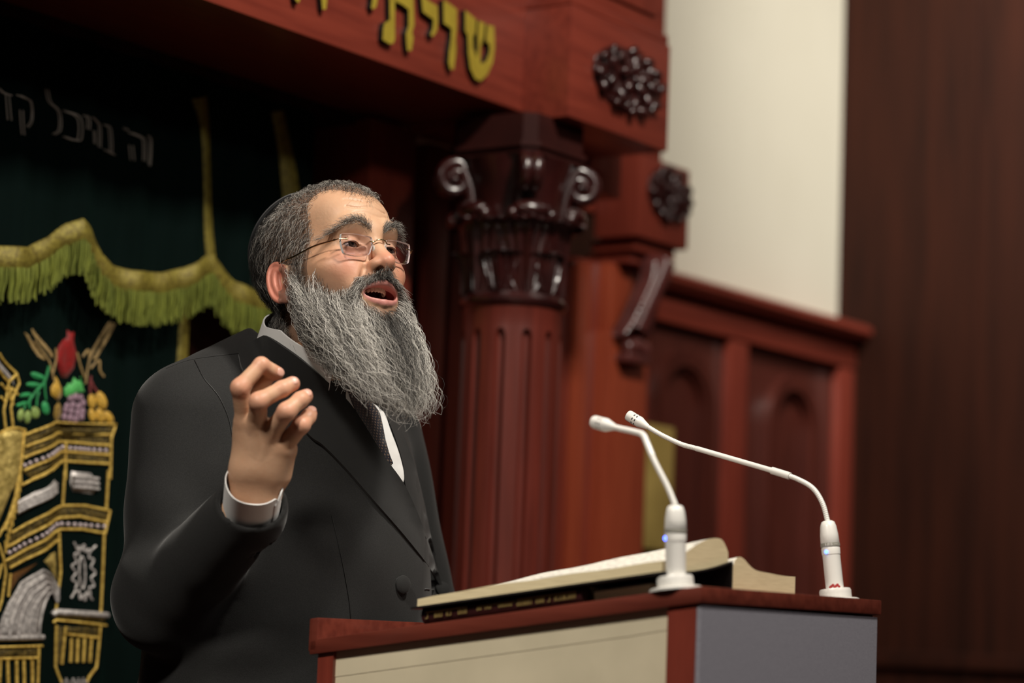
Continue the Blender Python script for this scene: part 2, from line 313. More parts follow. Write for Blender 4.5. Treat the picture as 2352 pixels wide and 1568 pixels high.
# capital
b=MB(); zt=za-.005; hb=zt-zr
b.add(*lathe(axis_c,[(Rc*.86,zr+.01),(Rc*.86,zr+hb*.3),(Rc*.88,zr+hb*.6),(Rc*.98,zr+hb*.85),(Rc*1.12,zt)],48))
def acanthus(ang,z0,h,w,r0,out,egg=True):
    nv,nu_=22,25; V=[];Fc=[]
    for i in range(nv):
        t=i/(nv-1); curl=max(0,t-.72)/.28
        ww=w*(.30+.85*min(1,t*1.3)**.8)*(1-curl**3*.45); zz=z0+h*(t-.24*curl**2)
        for j in range(nu_):
            s=j/(nu_-1)*2-1; a=ang+s*ww/r0
            rid=.0110*abs(math.cos(s*math.pi*3.5))**.8*(.55+.45*t)+.004*math.exp(-(s/.12)**2)
            lob=.10*w*abs(math.sin(t*math.pi*4))*abs(s)**3
            r=r0+.006+out*(t**2.2)+out*.9*math.sin(curl*math.pi*.5)+rid-.012*s*s*t
            a+=math.copysign(lob/r0,s)
            V.append(np.array([math.cos(a)*r,math.sin(a)*r,zz+.006*(1-abs(s))*t]))
    for i in range(nv-1):
        for j in range(nu_-1): q=i*nu_+j; Fc.append((q,q+1,q+nu_+1,q+nu_))
    V=np.array(V)+axis_c; m=len(V); back=V-(V-axis_c-np.array([0,0,1])*(V[:,2:3]-axis_c[2]))*.06
    b.add(np.vstack([V,back]),Fc+[tuple(i+m for i in f[::-1]) for f in Fc])
    if not egg: return
    c=axis_c+np.array([math.cos(ang)*(r0+out*1.75),math.sin(ang)*(r0+out*1.75),z0+h*.90]); tg=np.array([-math.sin(ang),math.cos(ang),0]); rd=np.array([math.cos(ang),math.sin(ang),0])
    b.add(*ellipsoid(c,[tg*w*.70,rd*.020,Z*.0165],20,12))
    for s_ in (-1,1): b.add(*ellipsoid(c+tg*s_*w*.70-Z*.010,[tg*.010,rd*.012,Z*.012],12,8))
camang=-math.pi/2
for k in range(6): acanthus(camang+math.radians(14)+k*math.pi/3,zr+.010,hb*.64,.052,Rc*.88,.018)
for k in range(6): acanthus(camang+math.radians(44)+k*math.pi/3,zr+.012,hb*.34,.034,Rc*.90,.008,False)
for k in range(4):                          # corner volutes under the abacus
    a=camang-AA+math.radians(45)+k*math.pi/2+math.radians(35)-math.radians(35); d=np.array([math.cos(a),math.sin(a),0]); tg=np.array([-d[1],d[0],0])
    for off in (-1,1):
        q=[]
        c=np.array([.118,zt-.038])
        for i in range(34):
            t=i/33
            if t<.3: s=t/.3; q.append((.085+.025*s-.010*math.sin(s*3),zr+hb*.55+(zt-.012-zr-hb*.55)*s))
            else:
                s=(t-.3)/.7; r_=.033*(1-.75*s); th=math.pi/2+.4-s*8.5; q.append((c[0]+r_*math.cos(th),c[1]+r_*math.sin(th)))
        b.add(*tube([axis_c+d*x+Z*z+tg*off*(.010-.0*x) for x,z in q],np.linspace(.015,.010,34),9))
    b.add(*ellipsoid(axis_c+d*.118+Z*(zt-.038),[tg*.017,d*.009,Z*.009],10,8))
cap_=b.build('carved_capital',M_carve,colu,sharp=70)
b=MB()
def octo(s,c,z0,z1):
    pts=[(-s,-s+c),(-s+c,-s),(s-c,-s),(s,-s+c),(s,s-c),(s-c,s),(-s+c,s),(-s,s-c)]; V=[(ncol+x,ucol+y,z) for z in (z0,z1) for x,y in pts]
    b.add(G3(V),[tuple(range(8))[::-1],tuple(range(8,16))]+[(i,(i+1)%8,8+(i+1)%8,8+i) for i in range(8)])
zs=zcol(300)
octo(.096,.022,zt,zt+.012); octo(.102,.026,zt+.012,zt+.022); octo(.094,.02,zt+.022,2.001)
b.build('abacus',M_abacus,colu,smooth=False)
# rear pier: block with rosette, stepped neck, corbel, pilaster
b=MB(); b.add(*box(.04,.15,1.463,1.676,1.921,2.10,.004)); b.add(*box(-.09,.06,1.50,1.70,2.10,2.8,.003)); b.add(*box(.02,.13,1.485,1.655,1.895,1.921,.004)); b.add(*box(.0,.11,1.50,1.63,1.87,1.895,.004))
pier=b.build('pier_block',M_woodV,ark)
b=MB(); b.add(*box(-.09,.045,1.36,1.70,0,1.87,.004)); b.add(*box(-.09,.02,1.33,1.36,0,2.0,.003)); b.build('pilaster_backing',M_woodV,ark)
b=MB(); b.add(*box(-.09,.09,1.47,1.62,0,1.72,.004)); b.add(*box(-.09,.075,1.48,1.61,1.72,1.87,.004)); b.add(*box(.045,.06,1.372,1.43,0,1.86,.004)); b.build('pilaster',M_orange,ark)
uc,zc=onplane(1532,447,.15); rosette('carved_rosette',uc,zc,.15,.088,.062,pier,9)
b=MB()
ca=onplane(1494,604,.12); cb=onplane(1462,755,.12)
for k in range(15):
    t=k/14; uu=ca[0]+(cb[0]-ca[0])*t+.004*math.sin(t*9); zz=ca[1]+(cb[1]-ca[1])*t; ww=.044-.014*math.sin(t*math.pi)**2+.012*t
    for s in (-1,1): b.add(*ellipsoid(G(.10+.03*math.sin((1-t)*1.6)+.004,uu+s*ww*.55,zz),[(U*s*.6-Z*.6)*ww*.7,(U*.5+Z*s*.5)*.013,N*.026],9,6))
b.add(*tube(smooth_path([G(.12+.04*(1-t),ca[0]+(cb[0]-ca[0])*t,ca[1]+(cb[1]-ca[1])*t) for t in np.linspace(0,1,7)],4),.022,9))
q=[G(.135+.02*math.cos(th)*(1-th/14),ca[0],ca[1]-.02+.02*math.sin(th)*(1-th/14)) for th in np.linspace(0,9,26)]; b.add(*tube(q,.008,7))
for s in np.linspace(-1,1,7): b.add(*ellipsoid(G(.115,cb[0]+.01+s*.035,cb[1]-.035-.008*abs(s)),[U*.012,Z*.02,N*.014],9,6))
b.add(*box(.09,.125,cb[0]-.035,cb[0]+.055,cb[1]-.075,cb[1]-.055,.004))
b.build('carved_corbel',M_corbel,pier,sharp=70)
# ------------------------------------------------------------ curtains with embroidery
def fold(u,z,a=1): return a*(.005*math.sin(u*47+.7*math.sin(z*3))+.003*math.sin(u*91+z*2.1)+.002*math.sin(u*23-z*5))
def sheet(u0,u1,zlo,zhi,n,nu_,nz_,amp=1,th=.003):
    us=np.linspace(u0,u1,nu_); V=[];Fc=[]
    for k,dn in ((0,0),(1,-th)):
        for i,uu in enumerate(us):
            lo=zlo(uu) if callable(zlo) else zlo
            for j in range(nz_):
                z=lo+(zhi-lo)*j/(nz_-1); V.append((n+fold(uu,z,amp)+dn,uu,z))
    m=nu_*nz_
    for i in range(nu_-1):
        for j in range(nz_-1):
            q=i*nz_+j; Fc.append((q,q+nz_,q+nz_+1,q+1)); Fc.append((m+q,m+q+1,m+q+nz_+1,m+q+nz_))
    return G3(V),Fc
cur=thing('ark_curtain',G(0,-.2,.3),-AA,label='dark green velvet ark curtain embroidered with fruit and a gold and silver temple gate',cat='curtain')
b=MB(); b.add(*sheet(-1.1,.236,.25,1.98,0,220,40)); b.build('velvet_panel',M_velvet,cur)
def cpt(px,py,off=.002,n=0,amp=1):
    uu,zz=onplane(px,py,n); return G(n+fold(uu,zz,amp)+off,uu,zz)
def cord(b,pts,r=.0024,n=0,amp=1,sm=5,off=.002): 
    b.add(*tube([cpt(x,y,off,n,amp) for x,y in smooth_path([(x,y,0) for x,y in pts],sm)[:,:2]],r,6))
def line(b,pts,r=.0024,n=0,off=.002): 
    q=[]
    for (x0,y0),(x1,y1) in zip(pts[:-1],pts[1:]):
        for t in np.linspace(0,1,5): q.append(cpt(x0+(x1-x0)*t,y0+(y1-y0)*t,off,n))
    q2=[q[0]]+[c for a,c in zip(q[:-1],q[1:]) if np.linalg.norm(c-a)>1e-5]; b.add(*tube(q2,r,6))
def patch(b,pts,off=.0015,bulge=.002,n=0,step=9,amp=1):     # padded stitched area
    P0=np.array(pts); k=len(pts); lo=P0.min(0); hi=P0.max(0); st=max(step*.4,min(step,(hi-lo).min()/4))
    def inside(x,y):
        c=False
        for i in range(k):
            x1,y1=P0[i]; x2,y2=P0[(i+1)%k]
            if (y1>y)!=(y2>y) and x<(x2-x1)*(y-y1)/(y2-y1)+x1: c=not c
        return c
    def dist(x,y):
        dm=1e9
        for i in range(k):
            a=P0[i];c=P0[(i+1)%k]; e=c-a; t=max(0,min(1,((x-a[0])*e[0]+(y-a[1])*e[1])/(e@e+1e-9))); dm=min(dm,math.hypot(x-a[0]-e[0]*t,y-a[1]-e[1]*t))
        return dm
    V=[tuple(p) for p in pts]
    for x in np.arange(lo[0]+st/2,hi[0],st):
        for y in np.arange(lo[1]+st/2,hi[1],st):
            if inside(x,y) and dist(x,y)>st*.3: V.append((x,y))
    r=delaunay_2d_cdt([Vector((x,-y)) for x,y in V],[(i,(i+1)%k) for i in range(k)],[],1,1e-7)
    pts3=[]; 
    for v in r[0]:
        x,y=v[0],-v[1]; d_=min(1,dist(x,y)/10); pts3.append(cpt(x,y,off+bulge*math.sqrt(d_) if d_>.02 else 0,n,amp))
    Fc=[]
    for f in r[2]:
        a_,b_,c_=[r[0][i] for i in f[:3]]; cc=(b_[0]-a_[0])*(c_[1]-a_[1])-(b_[1]-a_[1])*(c_[0]-a_[0]); Fc.append(f if cc>0 else f[::-1])
    b.add(pts3,Fc)
def oval(cx_,cy_,rx,ry,rot=0,k=14): 
    a=math.radians(rot); return [(cx_+rx*math.cos(t)*math.cos(a)-ry*math.sin(t)*math.sin(a),cy_+rx*math.cos(t)*math.sin(a)+ry*math.sin(t)*math.cos(a)) for t in [2*math.pi*i/k for i in range(k)]]
A1=lambda p:z2(p,4.128,0,720)
A2=lambda p:z2(p,3.214,0,1080)
g=MB()
for q in ([(-30,380),(0,420),(150,570),(175,660),(120,790),(100,900),(120,1085)],[(-30,540),(0,575),(80,650),(60,800),(35,920),(55,1095)],[(0,665),(70,735)],[(0,790),(40,830)],[(80,650),(150,575)],[(100,700),(160,770)],
  [(100,700),(90,800),(120,860)],[(0,1130),(90,1090),(160,1085),(240,1105)],[(240,1105),(215,1250),(205,1400),(180,1568)],[(225,1200),(180,1568)],
  [(245,1150),(510,1030),(780,1050),(1060,1050),(1010,1180),(1000,1568)],[(240,1265),(550,1130),(780,1145),(1010,1150)],[(225,1370),(560,1215),(640,1215),(990,1250)],[(225,1490),(600,1310),(640,1310),(990,1340)],[(300,1568),(620,1395),(660,1400),(990,1425)],[(645,1215),(640,1568)]): line(g,A1(q))
for q in ([(765,0),(750,280)],[(495,0),(480,250)],[(0,-20),(140,-10)],[(85,460),(300,335),(480,260),(620,260),(780,300)],[(780,300),(755,400),(740,470)],[(50,570),(300,420),(460,350),(580,340),(760,385)],[(40,670),(250,550),(460,435),(600,435),(740,465)],[(70,720),(300,595),(450,515)],[(735,470),(715,1050)],[(455,450),(462,750),(430,1030)],
  [(160,110),(440,-40)],[(0,490),(60,360),(110,190),(140,0)],[(40,440),(100,270),(150,0)],[(0,540),(30,640),(45,760),(20,960),(0,1040)],[(20,690),(0,800)],[(75,760),(60,930)],
  [(410,1125),(430,1105),(780,1145)],[(430,1140),(420,1450),(450,1568)],[(480,1150),(455,1430)],[(715,1150),(690,1450),(640,1520),(620,1568)],[(490,1210),(700,1235)],[(0,1305),(300,1295)],[(0,1390),(270,1383)],[(268,1310),(260,1600)],[(10,1390),(0,1568)]): line(g,A2(q))
for x in (510,553,605,652): line(g,A2([(x,1240),(x-9,1415)]),.003)
for x in (50,115,168,220): line(g,A2([(x,1400),(x+2,1600)]),.003)
for i in range(11):
    t=i/10; line(g,A2([(152-110*t,20+500*t),(158-112*t,110+500*t)]),.0018)
g.build('gold_cord_outline',M_gold,cur,sharp=70)
for a,c in (([(250,1145),(510,1035),(1050,1055)],[(1010,1140),(550,1125),(245,1255)]),([(240,1275),(550,1140),(1000,1160)],[(985,1240),(640,1207),(560,1207),(230,1360)]),([(230,1500),(610,1320),(985,1345)],[(985,1415),(620,1388),(300,1560)])): g=MB(); patch(g,A1(a+c),.0005,.001); g.build('gold_stitched_band',M_goldfill,cur,sharp=70)
for a,c in (([(90,465),(300,342),(480,268),(620,268),(770,305)],[(758,375),(580,335),(460,345),(60,560)]),([(45,675),(250,558),(455,442)],[(450,508),(300,590),(70,715)]),([(0,1310),(260,1302)],[(260,1378),(0,1385)]),([(490,1150),(705,1160)],[(695,1228),(490,1203)]),([(435,1075),(770,1085)],[(770,1130),(435,1100)]),([(435,1150),(475,1150)],[(452,1430),(425,1450)])): g=MB(); patch(g,A2(a+c),.0005,.001); g.build('gold_stitched_band',M_goldfill,cur,sharp=70)
g=MB(); patch(g,A1([(-60,1130),(0,1125),(90,1095),(235,1110),(215,1250),(200,1400),(175,1580)]+[(105+4*0,1700),(0,1990),(-60,1990)]),.001,.006); g.build('gold_scroll_panel',M_goldsheet,cur,sharp=70); g=MB(); patch(g,A2([(272,662),(435,600),(442,815),(385,720),(330,685)]),.001,.003); g.build('gold_spandrel',M_goldsheet,cur,sharp=70)
g=MB(); patch(g,A2([(80,770),(265,680),(140,800),(60,930)]),.001,.001); g.build('brown_spandrel',T_brown,cur,sharp=70)
sv=MB()
outer=[(-10,1225),(20,1090),(60,980),(150,830),(290,735),(380,775),(440,865),(440,960)]; inner=[(262,1222),(268,1130),(285,1040),(310,975),(350,915),(380,900),(410,915),(435,975)]
patch(sv,A2(outer+inner[::-1]),.001,.003)
for k in range(5):
    t=k/4; line(sv,A2([(a[0]+(c[0]-a[0])*t,a[1]+(c[1]-a[1])*t) for a,c in zip(outer,inner)]),.0024,0,.0042)
sv.build('silver_arch',M_silver,cur,sharp=70); sv=MB()
patch(sv,A2([(540,5),(670,20),(690,60),(715,90),(680,175),(545,155),(530,90)]),.001,.005)
for t in (.25,.5,.75): line(sv,A2([(535,10+150*t),(700,25+150*t)]),.003,0,.0055)
sv.build('silver_block',M_silver,cur,sharp=70); sv=MB()
patch(sv,A2([(120,235),(250,160),(415,68),(450,110),(415,190),(130,335)]),.001,.004)
for t in (.25,.5,.75): line(sv,A2([(122,235+100*t),(420,70+115*t)]),.003,0,.0045)
sv.build('silver_block',M_silver,cur,sharp=70); sv=MB()
line(sv,A2([(405,1070),(430,1045),(780,1070)]),.006); line(sv,A2([(-10,1240),(305,1232)]),.005)
sv.build('silver_capital_bar',M_silver,cur,sharp=70); sv=MB()
patch(sv,A1([(-40,430),(0,470),(125,610),(140,690),(115,640),(0,530),(-40,490)]),.001,.002)
sv.build('silver_roof_band',M_silver,cur,sharp=70); sv=MB()
cord(sv,A2([(592+22*math.cos(t),755+118*math.sin(t)) for t in np.linspace(0,6.283,16)]),.002)
cord(sv,A2([(600+(66+12*math.cos(t*13))*math.cos(t),755+(185+22*math.cos(t*13))*math.sin(t)) for t in np.linspace(0,6.283,100)]),.002,sm=2)
for q in ([(540,530),(565,600)],[(685,555),(640,610)],[(515,940),(545,880)],[(660,955),(620,890)]): cord(sv,A2(q),.002)
sv.build('silver_lace_motif',M_silver,cur,sharp=70); sv=MB()
for i in range(9): line(sv,A2([(450+22*i,1580),(455+20*i,1530 if i%2 else 1550)]),.002)
sv.build('silver_burst',M_silver,cur,sharp=70)
def beads(lst): 
    g=MB()
    for (x,y) in lst: g.add(*ellipsoid(cpt(x,y,.002),[U*.0045,Z*.0042,N*.003],10,6))
    g.build('pearl_bead_row',mat('mauve_pearl',(.6,.5,.52),.25,metal=.3),cur,sharp=80)
def lerp2(a,c,k): return [(a[0]+(c[0]-a[0])*i/(k-1),a[1]+(c[1]-a[1])*i/(k-1)) for i in range(k)]
beads(A1(lerp2((240,1440),(615,1268),9))); beads(A1(lerp2((680,1277),(965,1300),8))); beads(A2(lerp2((70,608),(440,402),11))); beads(A2(lerp2((472,395),(735,415),8)))
def wheat(stem,grains,m=T_wheat):
    g=MB()
    for q in stem: cord(g,A1(q),.002)
    for (x,y,rot,l) in grains: patch(g,A1(oval(x,y,l,11,rot,10)),.001,.002)
    g.build('wheat_ear',m,cur,sharp=80)
gr=[]
for i in range(8):
    t=i/7; x=430-120*t; y=440-210*t; gr+= [(x-45,y-25,38,42),(x+25-10*t,y-55,75,42)]
wheat([[(470,630),(450,540),(430,450),(330,260)],[(485,330),(490,430),(465,560)]],gr)
gr=[]
for i in range(9):
    t=i/8; x=900+125*t; y=400-290*t; gr+= [(x-18,y,-68,36),(x+22,y+10,-55,36)]
wheat([[(820,665),(850,480),(900,330),(1035,90)],[(740,370),(770,500),(812,610)],[(790,410),(850,345),(860,440)],[(870,520),(935,445),(940,540),(965,600)]],gr)
g=MB(); patch(g,A1([(500,420),(530,310),(600,250),(655,225),(655,150),(690,178),(725,170),(718,260),(745,380),(720,520),(660,605),(600,605),(540,530)]),.001,.005); pom=g.build('pomegranate',T_red,cur,sharp=80)
g=MB()
for q in (oval(570,405,34,10,65),oval(600,330,26,6,-80)): patch(g,A1(q),.0062,.001)
g.build('highlight_stitch',T_white,pom,sharp=80)
g=MB(); patch(g,A1([(500,590),(540,630),(600,700),(605,780),(570,815),(510,815),(455,770),(450,700),(490,640)]),.001,.004); g.build('fig',T_yel,cur,sharp=80)
g=MB(); patch(g,A1([(560,830),(605,880),(610,960),(570,1020),(510,1010),(485,960),(500,880)]),.001,.003); g.build('fig',T_ochre,cur,sharp=80)
g=MB()
for (x,y) in [(690,800),(735,790),(780,800),(660,880),(710,870),(760,880),(805,850),(650,910),(700,930),(750,940),(800,930),(640,980),(690,990),(735,1000),(790,980)]: patch(g,A1(oval(x,y,24,40,8,12)),.001,.004)
gp=g.build('grape_bunch',T_pur,cur,sharp=80)
g=MB(); patch(g,A1([(630,700),(660,690),(665,660),(700,660),(720,600),(745,630),(780,590),(785,640),(822,650),(800,690),(820,740),(720,760),(690,790),(640,775)]),.001,.003); g.build('vine_leaf',T_leaf,gp,sharp=80)
g=MB()
for q in (oval(882,830,30,75,-5),oval(948,822,36,88,-12),oval(882,965,28,65,-8),oval(937,965,28,70,-8),oval(1000,985,34,68,-25)): patch(g,A1(q),.001,.004)
dt=g.build('date_cluster',T_yel,cur,sharp=80)
g=MB(); cord(g,A1([(872,590),(862,680),(865,760)]),.0022); cord(g,A1([(875,640),(890,690),(920,745)]),.0022); g.build('date_stem',T_stem,dt,sharp=80)
g=MB(); cord(g,A1([(430,500),(410,600),(385,670),(330,750),(280,830),(285,900)]),.0025); cord(g,A1([(400,650),(400,740),(408,820)]),.0015); cord(g,A1([(360,740),(345,800),(340,880)]),.0018); cord(g,A1([(240,870),(225,910)]),.0015)
for q in (oval(355,592,62,28,30),oval(320,675,65,26,5),oval(250,772,62,24,-8),oval(215,858,66,22,-15),oval(410,895,28,68,-8)): patch(g,A1(q),.001,.003)
ob=g.build('olive_branch',T_green,cur,sharp=80)
g=MB()
for q in (oval(203,962,36,62,8),oval(272,980,30,64,5),oval(336,938,32,60,-4)): patch(g,A1(q),.001,.004)
g.build('olive_fruit',T_lime,ob,sharp=80)
def braid(b,pts,hw,n,amp=1):               # flat braid following a path, half width in px
    q=smooth_path([(x,y,0) for x,y in pts],6)[:,:2]; T=np.gradient(q,axis=0); T/=np.linalg.norm(T,axis=1)[:,None]; S=np.stack([-T[:,1],T[:,0]],1)
    hw=np.interp(np.linspace(0,1,len(q)),np.linspace(0,1,len(np.atleast_1d(hw))),np.atleast_1d(hw)); V=[];Fc=[]; m=len(q)
    for k,(s,o_) in enumerate(((-1,0),(-.8,.004),(0,.005),(.8,.004),(1,0))):
        for i in range(m): x,y=q[i]+S[i]*hw[i]*s; V.append(cpt(x,y,o_,n,amp))
    for k in range(4):
        for i in range(m-1): Fc.append((k*m+i,k*m+i+1,(k+1)*m+i+1,(k+1)*m+i))
    b.add(V,[f[::-1] for f in Fc])
g=MB(); braid(g,[(430,640),(426,760),(415,1000),(403,1250),(386,1568),(380,1750)],12,.0); g.build('edge_braid',M_braid,cur,sharp=70)
# side curtain (beyond the braid)
# valance in front
va=thing('ark_valance',G(.05,0,1.6),-AA,label='scalloped green velvet valance with gold braid, yellow-green fringe and silver writing',cat='valance')
top=[(-60,560),(0,568),(60,572),(110,548),(150,518),(180,506),(205,530),(235,585),(262,612),(300,625),(370,630),(420,618),(465,595),(490,585),(510,615),(540,650),(570,665),(620,670),(690,690)]
TN=.05
tu=np.array([onplane(x,y,TN) for x,y in top]); 
def ztop(uu): return float(np.interp(uu,tu[:,0],tu[:,1]))
b=MB(); b.add(*sheet(-.42,.50,lambda q:ztop(q)-.03,2.0,TN,260,24,1)); b.build('velvet_valance',M_velvet,va)
BW=.034; FL=.055
V=[];Fc=[]; us=np.linspace(-.42,.49,300); m=len(us)
for k,(dz,dn) in enumerate(((.003,.001),(0,.005),(-BW*.5,.007),(-BW,.005),(-BW-.003,.001))):
    for uu in us: V.append((TN+fold(uu,ztop(uu),1)+dn,uu,ztop(uu)+dz))
for k in range(4):
    for i in range(m-1): Fc.append((k*m+i,(k+1)*m+i,(k+1)*m+i+1,k*m+i+1))
b=MB(); b.add(G3(V),Fc); b.build('scalloped_braid',M_braid,va,sharp=70)
b=MB()
for uu in np.arange(-.42,.485,.0016):
    uu+=RNG.uniform(-.0008,.0008); l=FL*RNG.uniform(.8,1.05); z0=ztop(uu)-BW; n0=TN+fold(uu,z0,1)+.004+RNG.uniform(-.002,.005); sw=RNG.uniform(-.006,.006)
    b.add(*tube(G3([(n0,uu,z0+.003),(n0+.002,uu+sw*.3,z0-l*.4),(n0-.001,uu+sw*.8,z0-l*.75),(n0,uu+sw,z0-l)]),.0010,4))
b.build('fringe',M_fringe,va,sharp=80,kind='stuff')
b=MB(); braid(b,[(452,225),(466,300),(474,420),(480,520),(490,610)],[15,13,9],TN); braid(b,[(640,255),(655,350),(665,450),(672,560),(680,680)],[13,15,15],TN); b.build('seam_braid',M_braid,va,sharp=70)
TXT=[[(0,405),(20,425),(48,440)],[(38,440),(45,555)],[(75,440),(100,455),(130,470),(142,510),(138,560),(112,588)],[(85,510),(88,580),(92,625)],[(220,410),(232,470),(270,505),(283,540),(280,600),(250,620)],[(302,510),(340,530),(355,560),(355,620),(345,650),(302,630)],
 [(372,535),(385,550),(385,600)],[(410,545),(450,570),(459,600),(459,680)],[(420,605),(425,665)],[(484,576),(503,590),(510,640),(512,700)],[(486,692),(526,714)],[(600,612),(640,637),(650,660),(650,745)],[(603,670),(608,740)],[(672,630),(690,640),(692,700),(685,765)],[(580,590),(590,602)]]
for grp in ((0,1),(2,3),(4,),(5,),(6,),(7,8),(9,10),(11,12,14),(13,)):
    b=MB()
    for gi in grp:
        q=np.array(z2(TXT[gi],2.01,0,0))
        for s in (-3.2,3.2): cord(b,[(x+s,y+s*.25) for x,y in q],.0011,TN,1,4)
    b.build('embroidered_letter',M_silverdim,va,sharp=80)
# ------------------------------------------------------------ lectern
LU0,LU1,LN0,LN1=-.475,-.012,.895,1.467; SL=(1.120-1.041)/(LN1-LN0)
def zt_(n): return 1.120-(LN1-n)*SL
lec=thing('lectern',G((LN0+LN1)/2,(LU0+LU1)/2,0),-AA,label='red mahogany lectern with sloping top, pale marbled side and dark glossy front',cat='lectern')
def slab(n0,n1,u0,u1,dz0,dz1,b_=.002):
    V,Fc=box(n0,n1,u0,u1,0,1,0); V=G3([(x,y,zt_(x)+(dz1 if z else dz0)) for (x,y,z) in [(n0,u0,0),(n1,u0,0),(n1,u1,0),(n0,u1,0),(n0,u0,1),(n1,u0,1),(n1,u1,1),(n0,u1,1)]])
    bm=bmesh.new(); vs=[bm.verts.new(p) for p in V]; [bm.faces.new([vs[i] for i in f]) for f in BXF]
    bmesh.ops.bevel(bm,geom=bm.edges[:],offset=b_,segments=2,affect='EDGES',profile=.6); bm.verts.index_update()
    V=[tuple(v.co) for v in bm.verts]; Fc=[[v.index for v in f.verts] for f in bm.faces]; bm.free(); return V,Fc
M_lec=mat('lectern_mahogany',(.17,.036,.022),.3,noise=(5,(1,14,14),(.09,.017,.011),.3,.75),coat=.4,crough=.15)
b=MB(); b.add(*slab(LN0,LN1,LU0,LU1,-.019,0)); b.build('lectern_top',M_lec,lec)
b=MB(); b.add(*slab(LN0-.002,LN0+.012,LU0,LU1,-.015,.027)); b.build('book_ledge',M_lec,lec)
def side(n0,n1,u0,u1,z0,dz,b_=.002):       # upright board under the sloping top
    V=G3([(n0,u0,z0),(n1,u0,z0),(n1,u1,z0),(n0,u1,z0),(n0,u0,zt_(n0)+dz),(n1,u0,zt_(n1)+dz),(n1,u1,zt_(n1)+dz),(n0,u1,zt_(n0)+dz)]); return V,BXF
M_marble=mat('pale_marbled_panel',(.76,.67,.48),.6,noise=(7,(1,2.2,1),(.62,.55,.39),.35,.7),bump=(5,(1,2,1),.3,.004))
M_front=mat('dark_glossy_front',(.34,.33,.38),.28,spec=.8,noise=(60,(.4,8,8),(.26,.255,.30),.3,.7),coat=.4,crough=.15)
b=MB(); b.add(*side(LN0+.035,LN1-.05,LU0+.012,LU0+.03,0,-.019)); sp=b.build('marbled_side_panel',M_marble,lec,smooth=False)
b=MB()
pl=[(LN0+.032,-.050),(LN0+.032,-.019),(LN1-.048,-.019),(LN1-.048,-.044),(LN1-.1,-.046)]
b.add(G3([(x,LU0+.0113,zt_(x)+d) for x,d in pl]+[(x,LU0+.013,zt_(x)+d) for x,d in pl]),[(0,1,2,3,4)[::-1],(5,6,7,8,9),(0,4,9,5),(4,3,8,9),(3,2,7,8),(1,0,5,6)]); b.build('marbled_top_band',M_marble,sp,smooth=False)
b=MB(); b.add(*side(LN1-.047,LN1-.008,LU0+.006,LU0+.04,0,-.019)); b.add(*side(LN0+.01,LN0+.035,LU0+.006,LU0+.04,0,-.019)); b.add(*side(LN1-.047,LN1-.01,LU1-.04,LU1-.006,0,-.019)); b.build('corner_post',M_woodV,lec,smooth=False)
b=MB(); b.add(*side(LN1-.009,LN1-.003,LU0+.006,LU1-.006,.0,-.022)); b.build('front_panel',M_front,lec,smooth=False)
b=MB(); b.add(*side(LN0+.03,LN1-.05,LU1-.03,LU1-.012,0,-.019)); b.build('far_side_panel',M_lec,lec,smooth=False)
b=MB(); b.add(*side(LN0+.012,LN1-.01,LU0+.02,LU1-.02,0,-.95+.0)) if False else b.add(*box(LN0+.03,LN1-.01,LU0+.02,LU1-.02,.02,.08,.002)); b.build('plinth_base',M_woodH,lec)
# ------------------------------------------------------------ books
M_page=mat('page_edges',(.86,.73,.46),.8,noise=(30,(1,1,40),(.70,.57,.34),.35,.7))
M_paper=mat('printed_page',(.80,.77,.68),.8,noise=(160,(1,3,1),(.42,.39,.36),.48,.6))
M_cover=mat('black_book_cover',(.012,.010,.010),.4)
M_maroon=mat('maroon_leather',(.045,.007,.008),.5,noise=(40,(1,1,1),(.03,.005,.006),.3,.7)); M_gilt=mat('gilt_tooling',(.5,.36,.13),.4,metal=.5)
def LP(n,u,h): return G(n,u,zt_(n)+h)      # point above the sloping top
cb_=thing('closed_book',LP(1.07,-.40,0),-AA,label='closed maroon book with gilt lettered spine lying under the open book',cat='book')
def lbox(n0,n1,u0,u1,h0,h1):
    return [LP(n0,u0,h0),LP(n1,u0,h0),LP(n1,u1,h0),LP(n0,u1,h0),LP(n0,u0,h1),LP(n1,u0,h1),LP(n1,u1,h1),LP(n0,u1,h1)],BXF
BN0,BN1=.0,0
def nfor(px,py,u=LU0+.02):                # n on the plane u for a photo column
    d=ray(px,py); t=((O+U*u-CAM)@U)/(d@U); return (CAM+d*t-O)@N
c0=nfor(975,1420); c1=nfor(1342,1375); UB=LU0+.02
b=MB(); b.add(*lbox(c0,c1,UB,UB+.136,.0008,.003)); b.add(*lbox(c0,c1,UB,UB+.136,.0205,.0228)); b.add(*tube([LP(c0+(c1-c0)*t,UB+.004,.0118) for t in (0,.5,1)],.0112,14)); b.build('book_cover',M_maroon,cb_,sharp=40)
b=MB(); b.add(*lbox(c0+.003,c1-.003,UB+.004,UB+.132,.003,.0205)); b.build('page_block',M_page,cb_,smooth=False)
b=MB(); rg=random.Random(2)
for s0,s1,hh in ((.03,.29,.0085),(.36,.60,.0055),(.61,.97,.0085)):
    x=s0
    while x<s1:
        w_=rg.uniform(.014,.022); na=c0+(c1-c0)*x; nb_=c0+(c1-c0)*(x+w_*.75); h0=.0115-hh/2; h1=.0115+hh/2; uu=UB-.0076; th=.0012
        kind=rg.randrange(4); bars=[(na,nb_,h1-th,h1)]                       # top bar
        if kind!=2: bars.append((nb_-th*.9,nb_,h0,h1))
        if kind in (0,3): bars.append((na,nb_,h0,h0+th))
        if kind in (1,3): bars.append((na,na+th*.9,h0,h1-th*1.8))
        for q in bars: b.add(*lbox(q[0],q[1],uu-.0003,uu+.001,q[2],q[3]))
        x+=w_
b.build('spine_lettering',M_gilt,cb_,smooth=False)
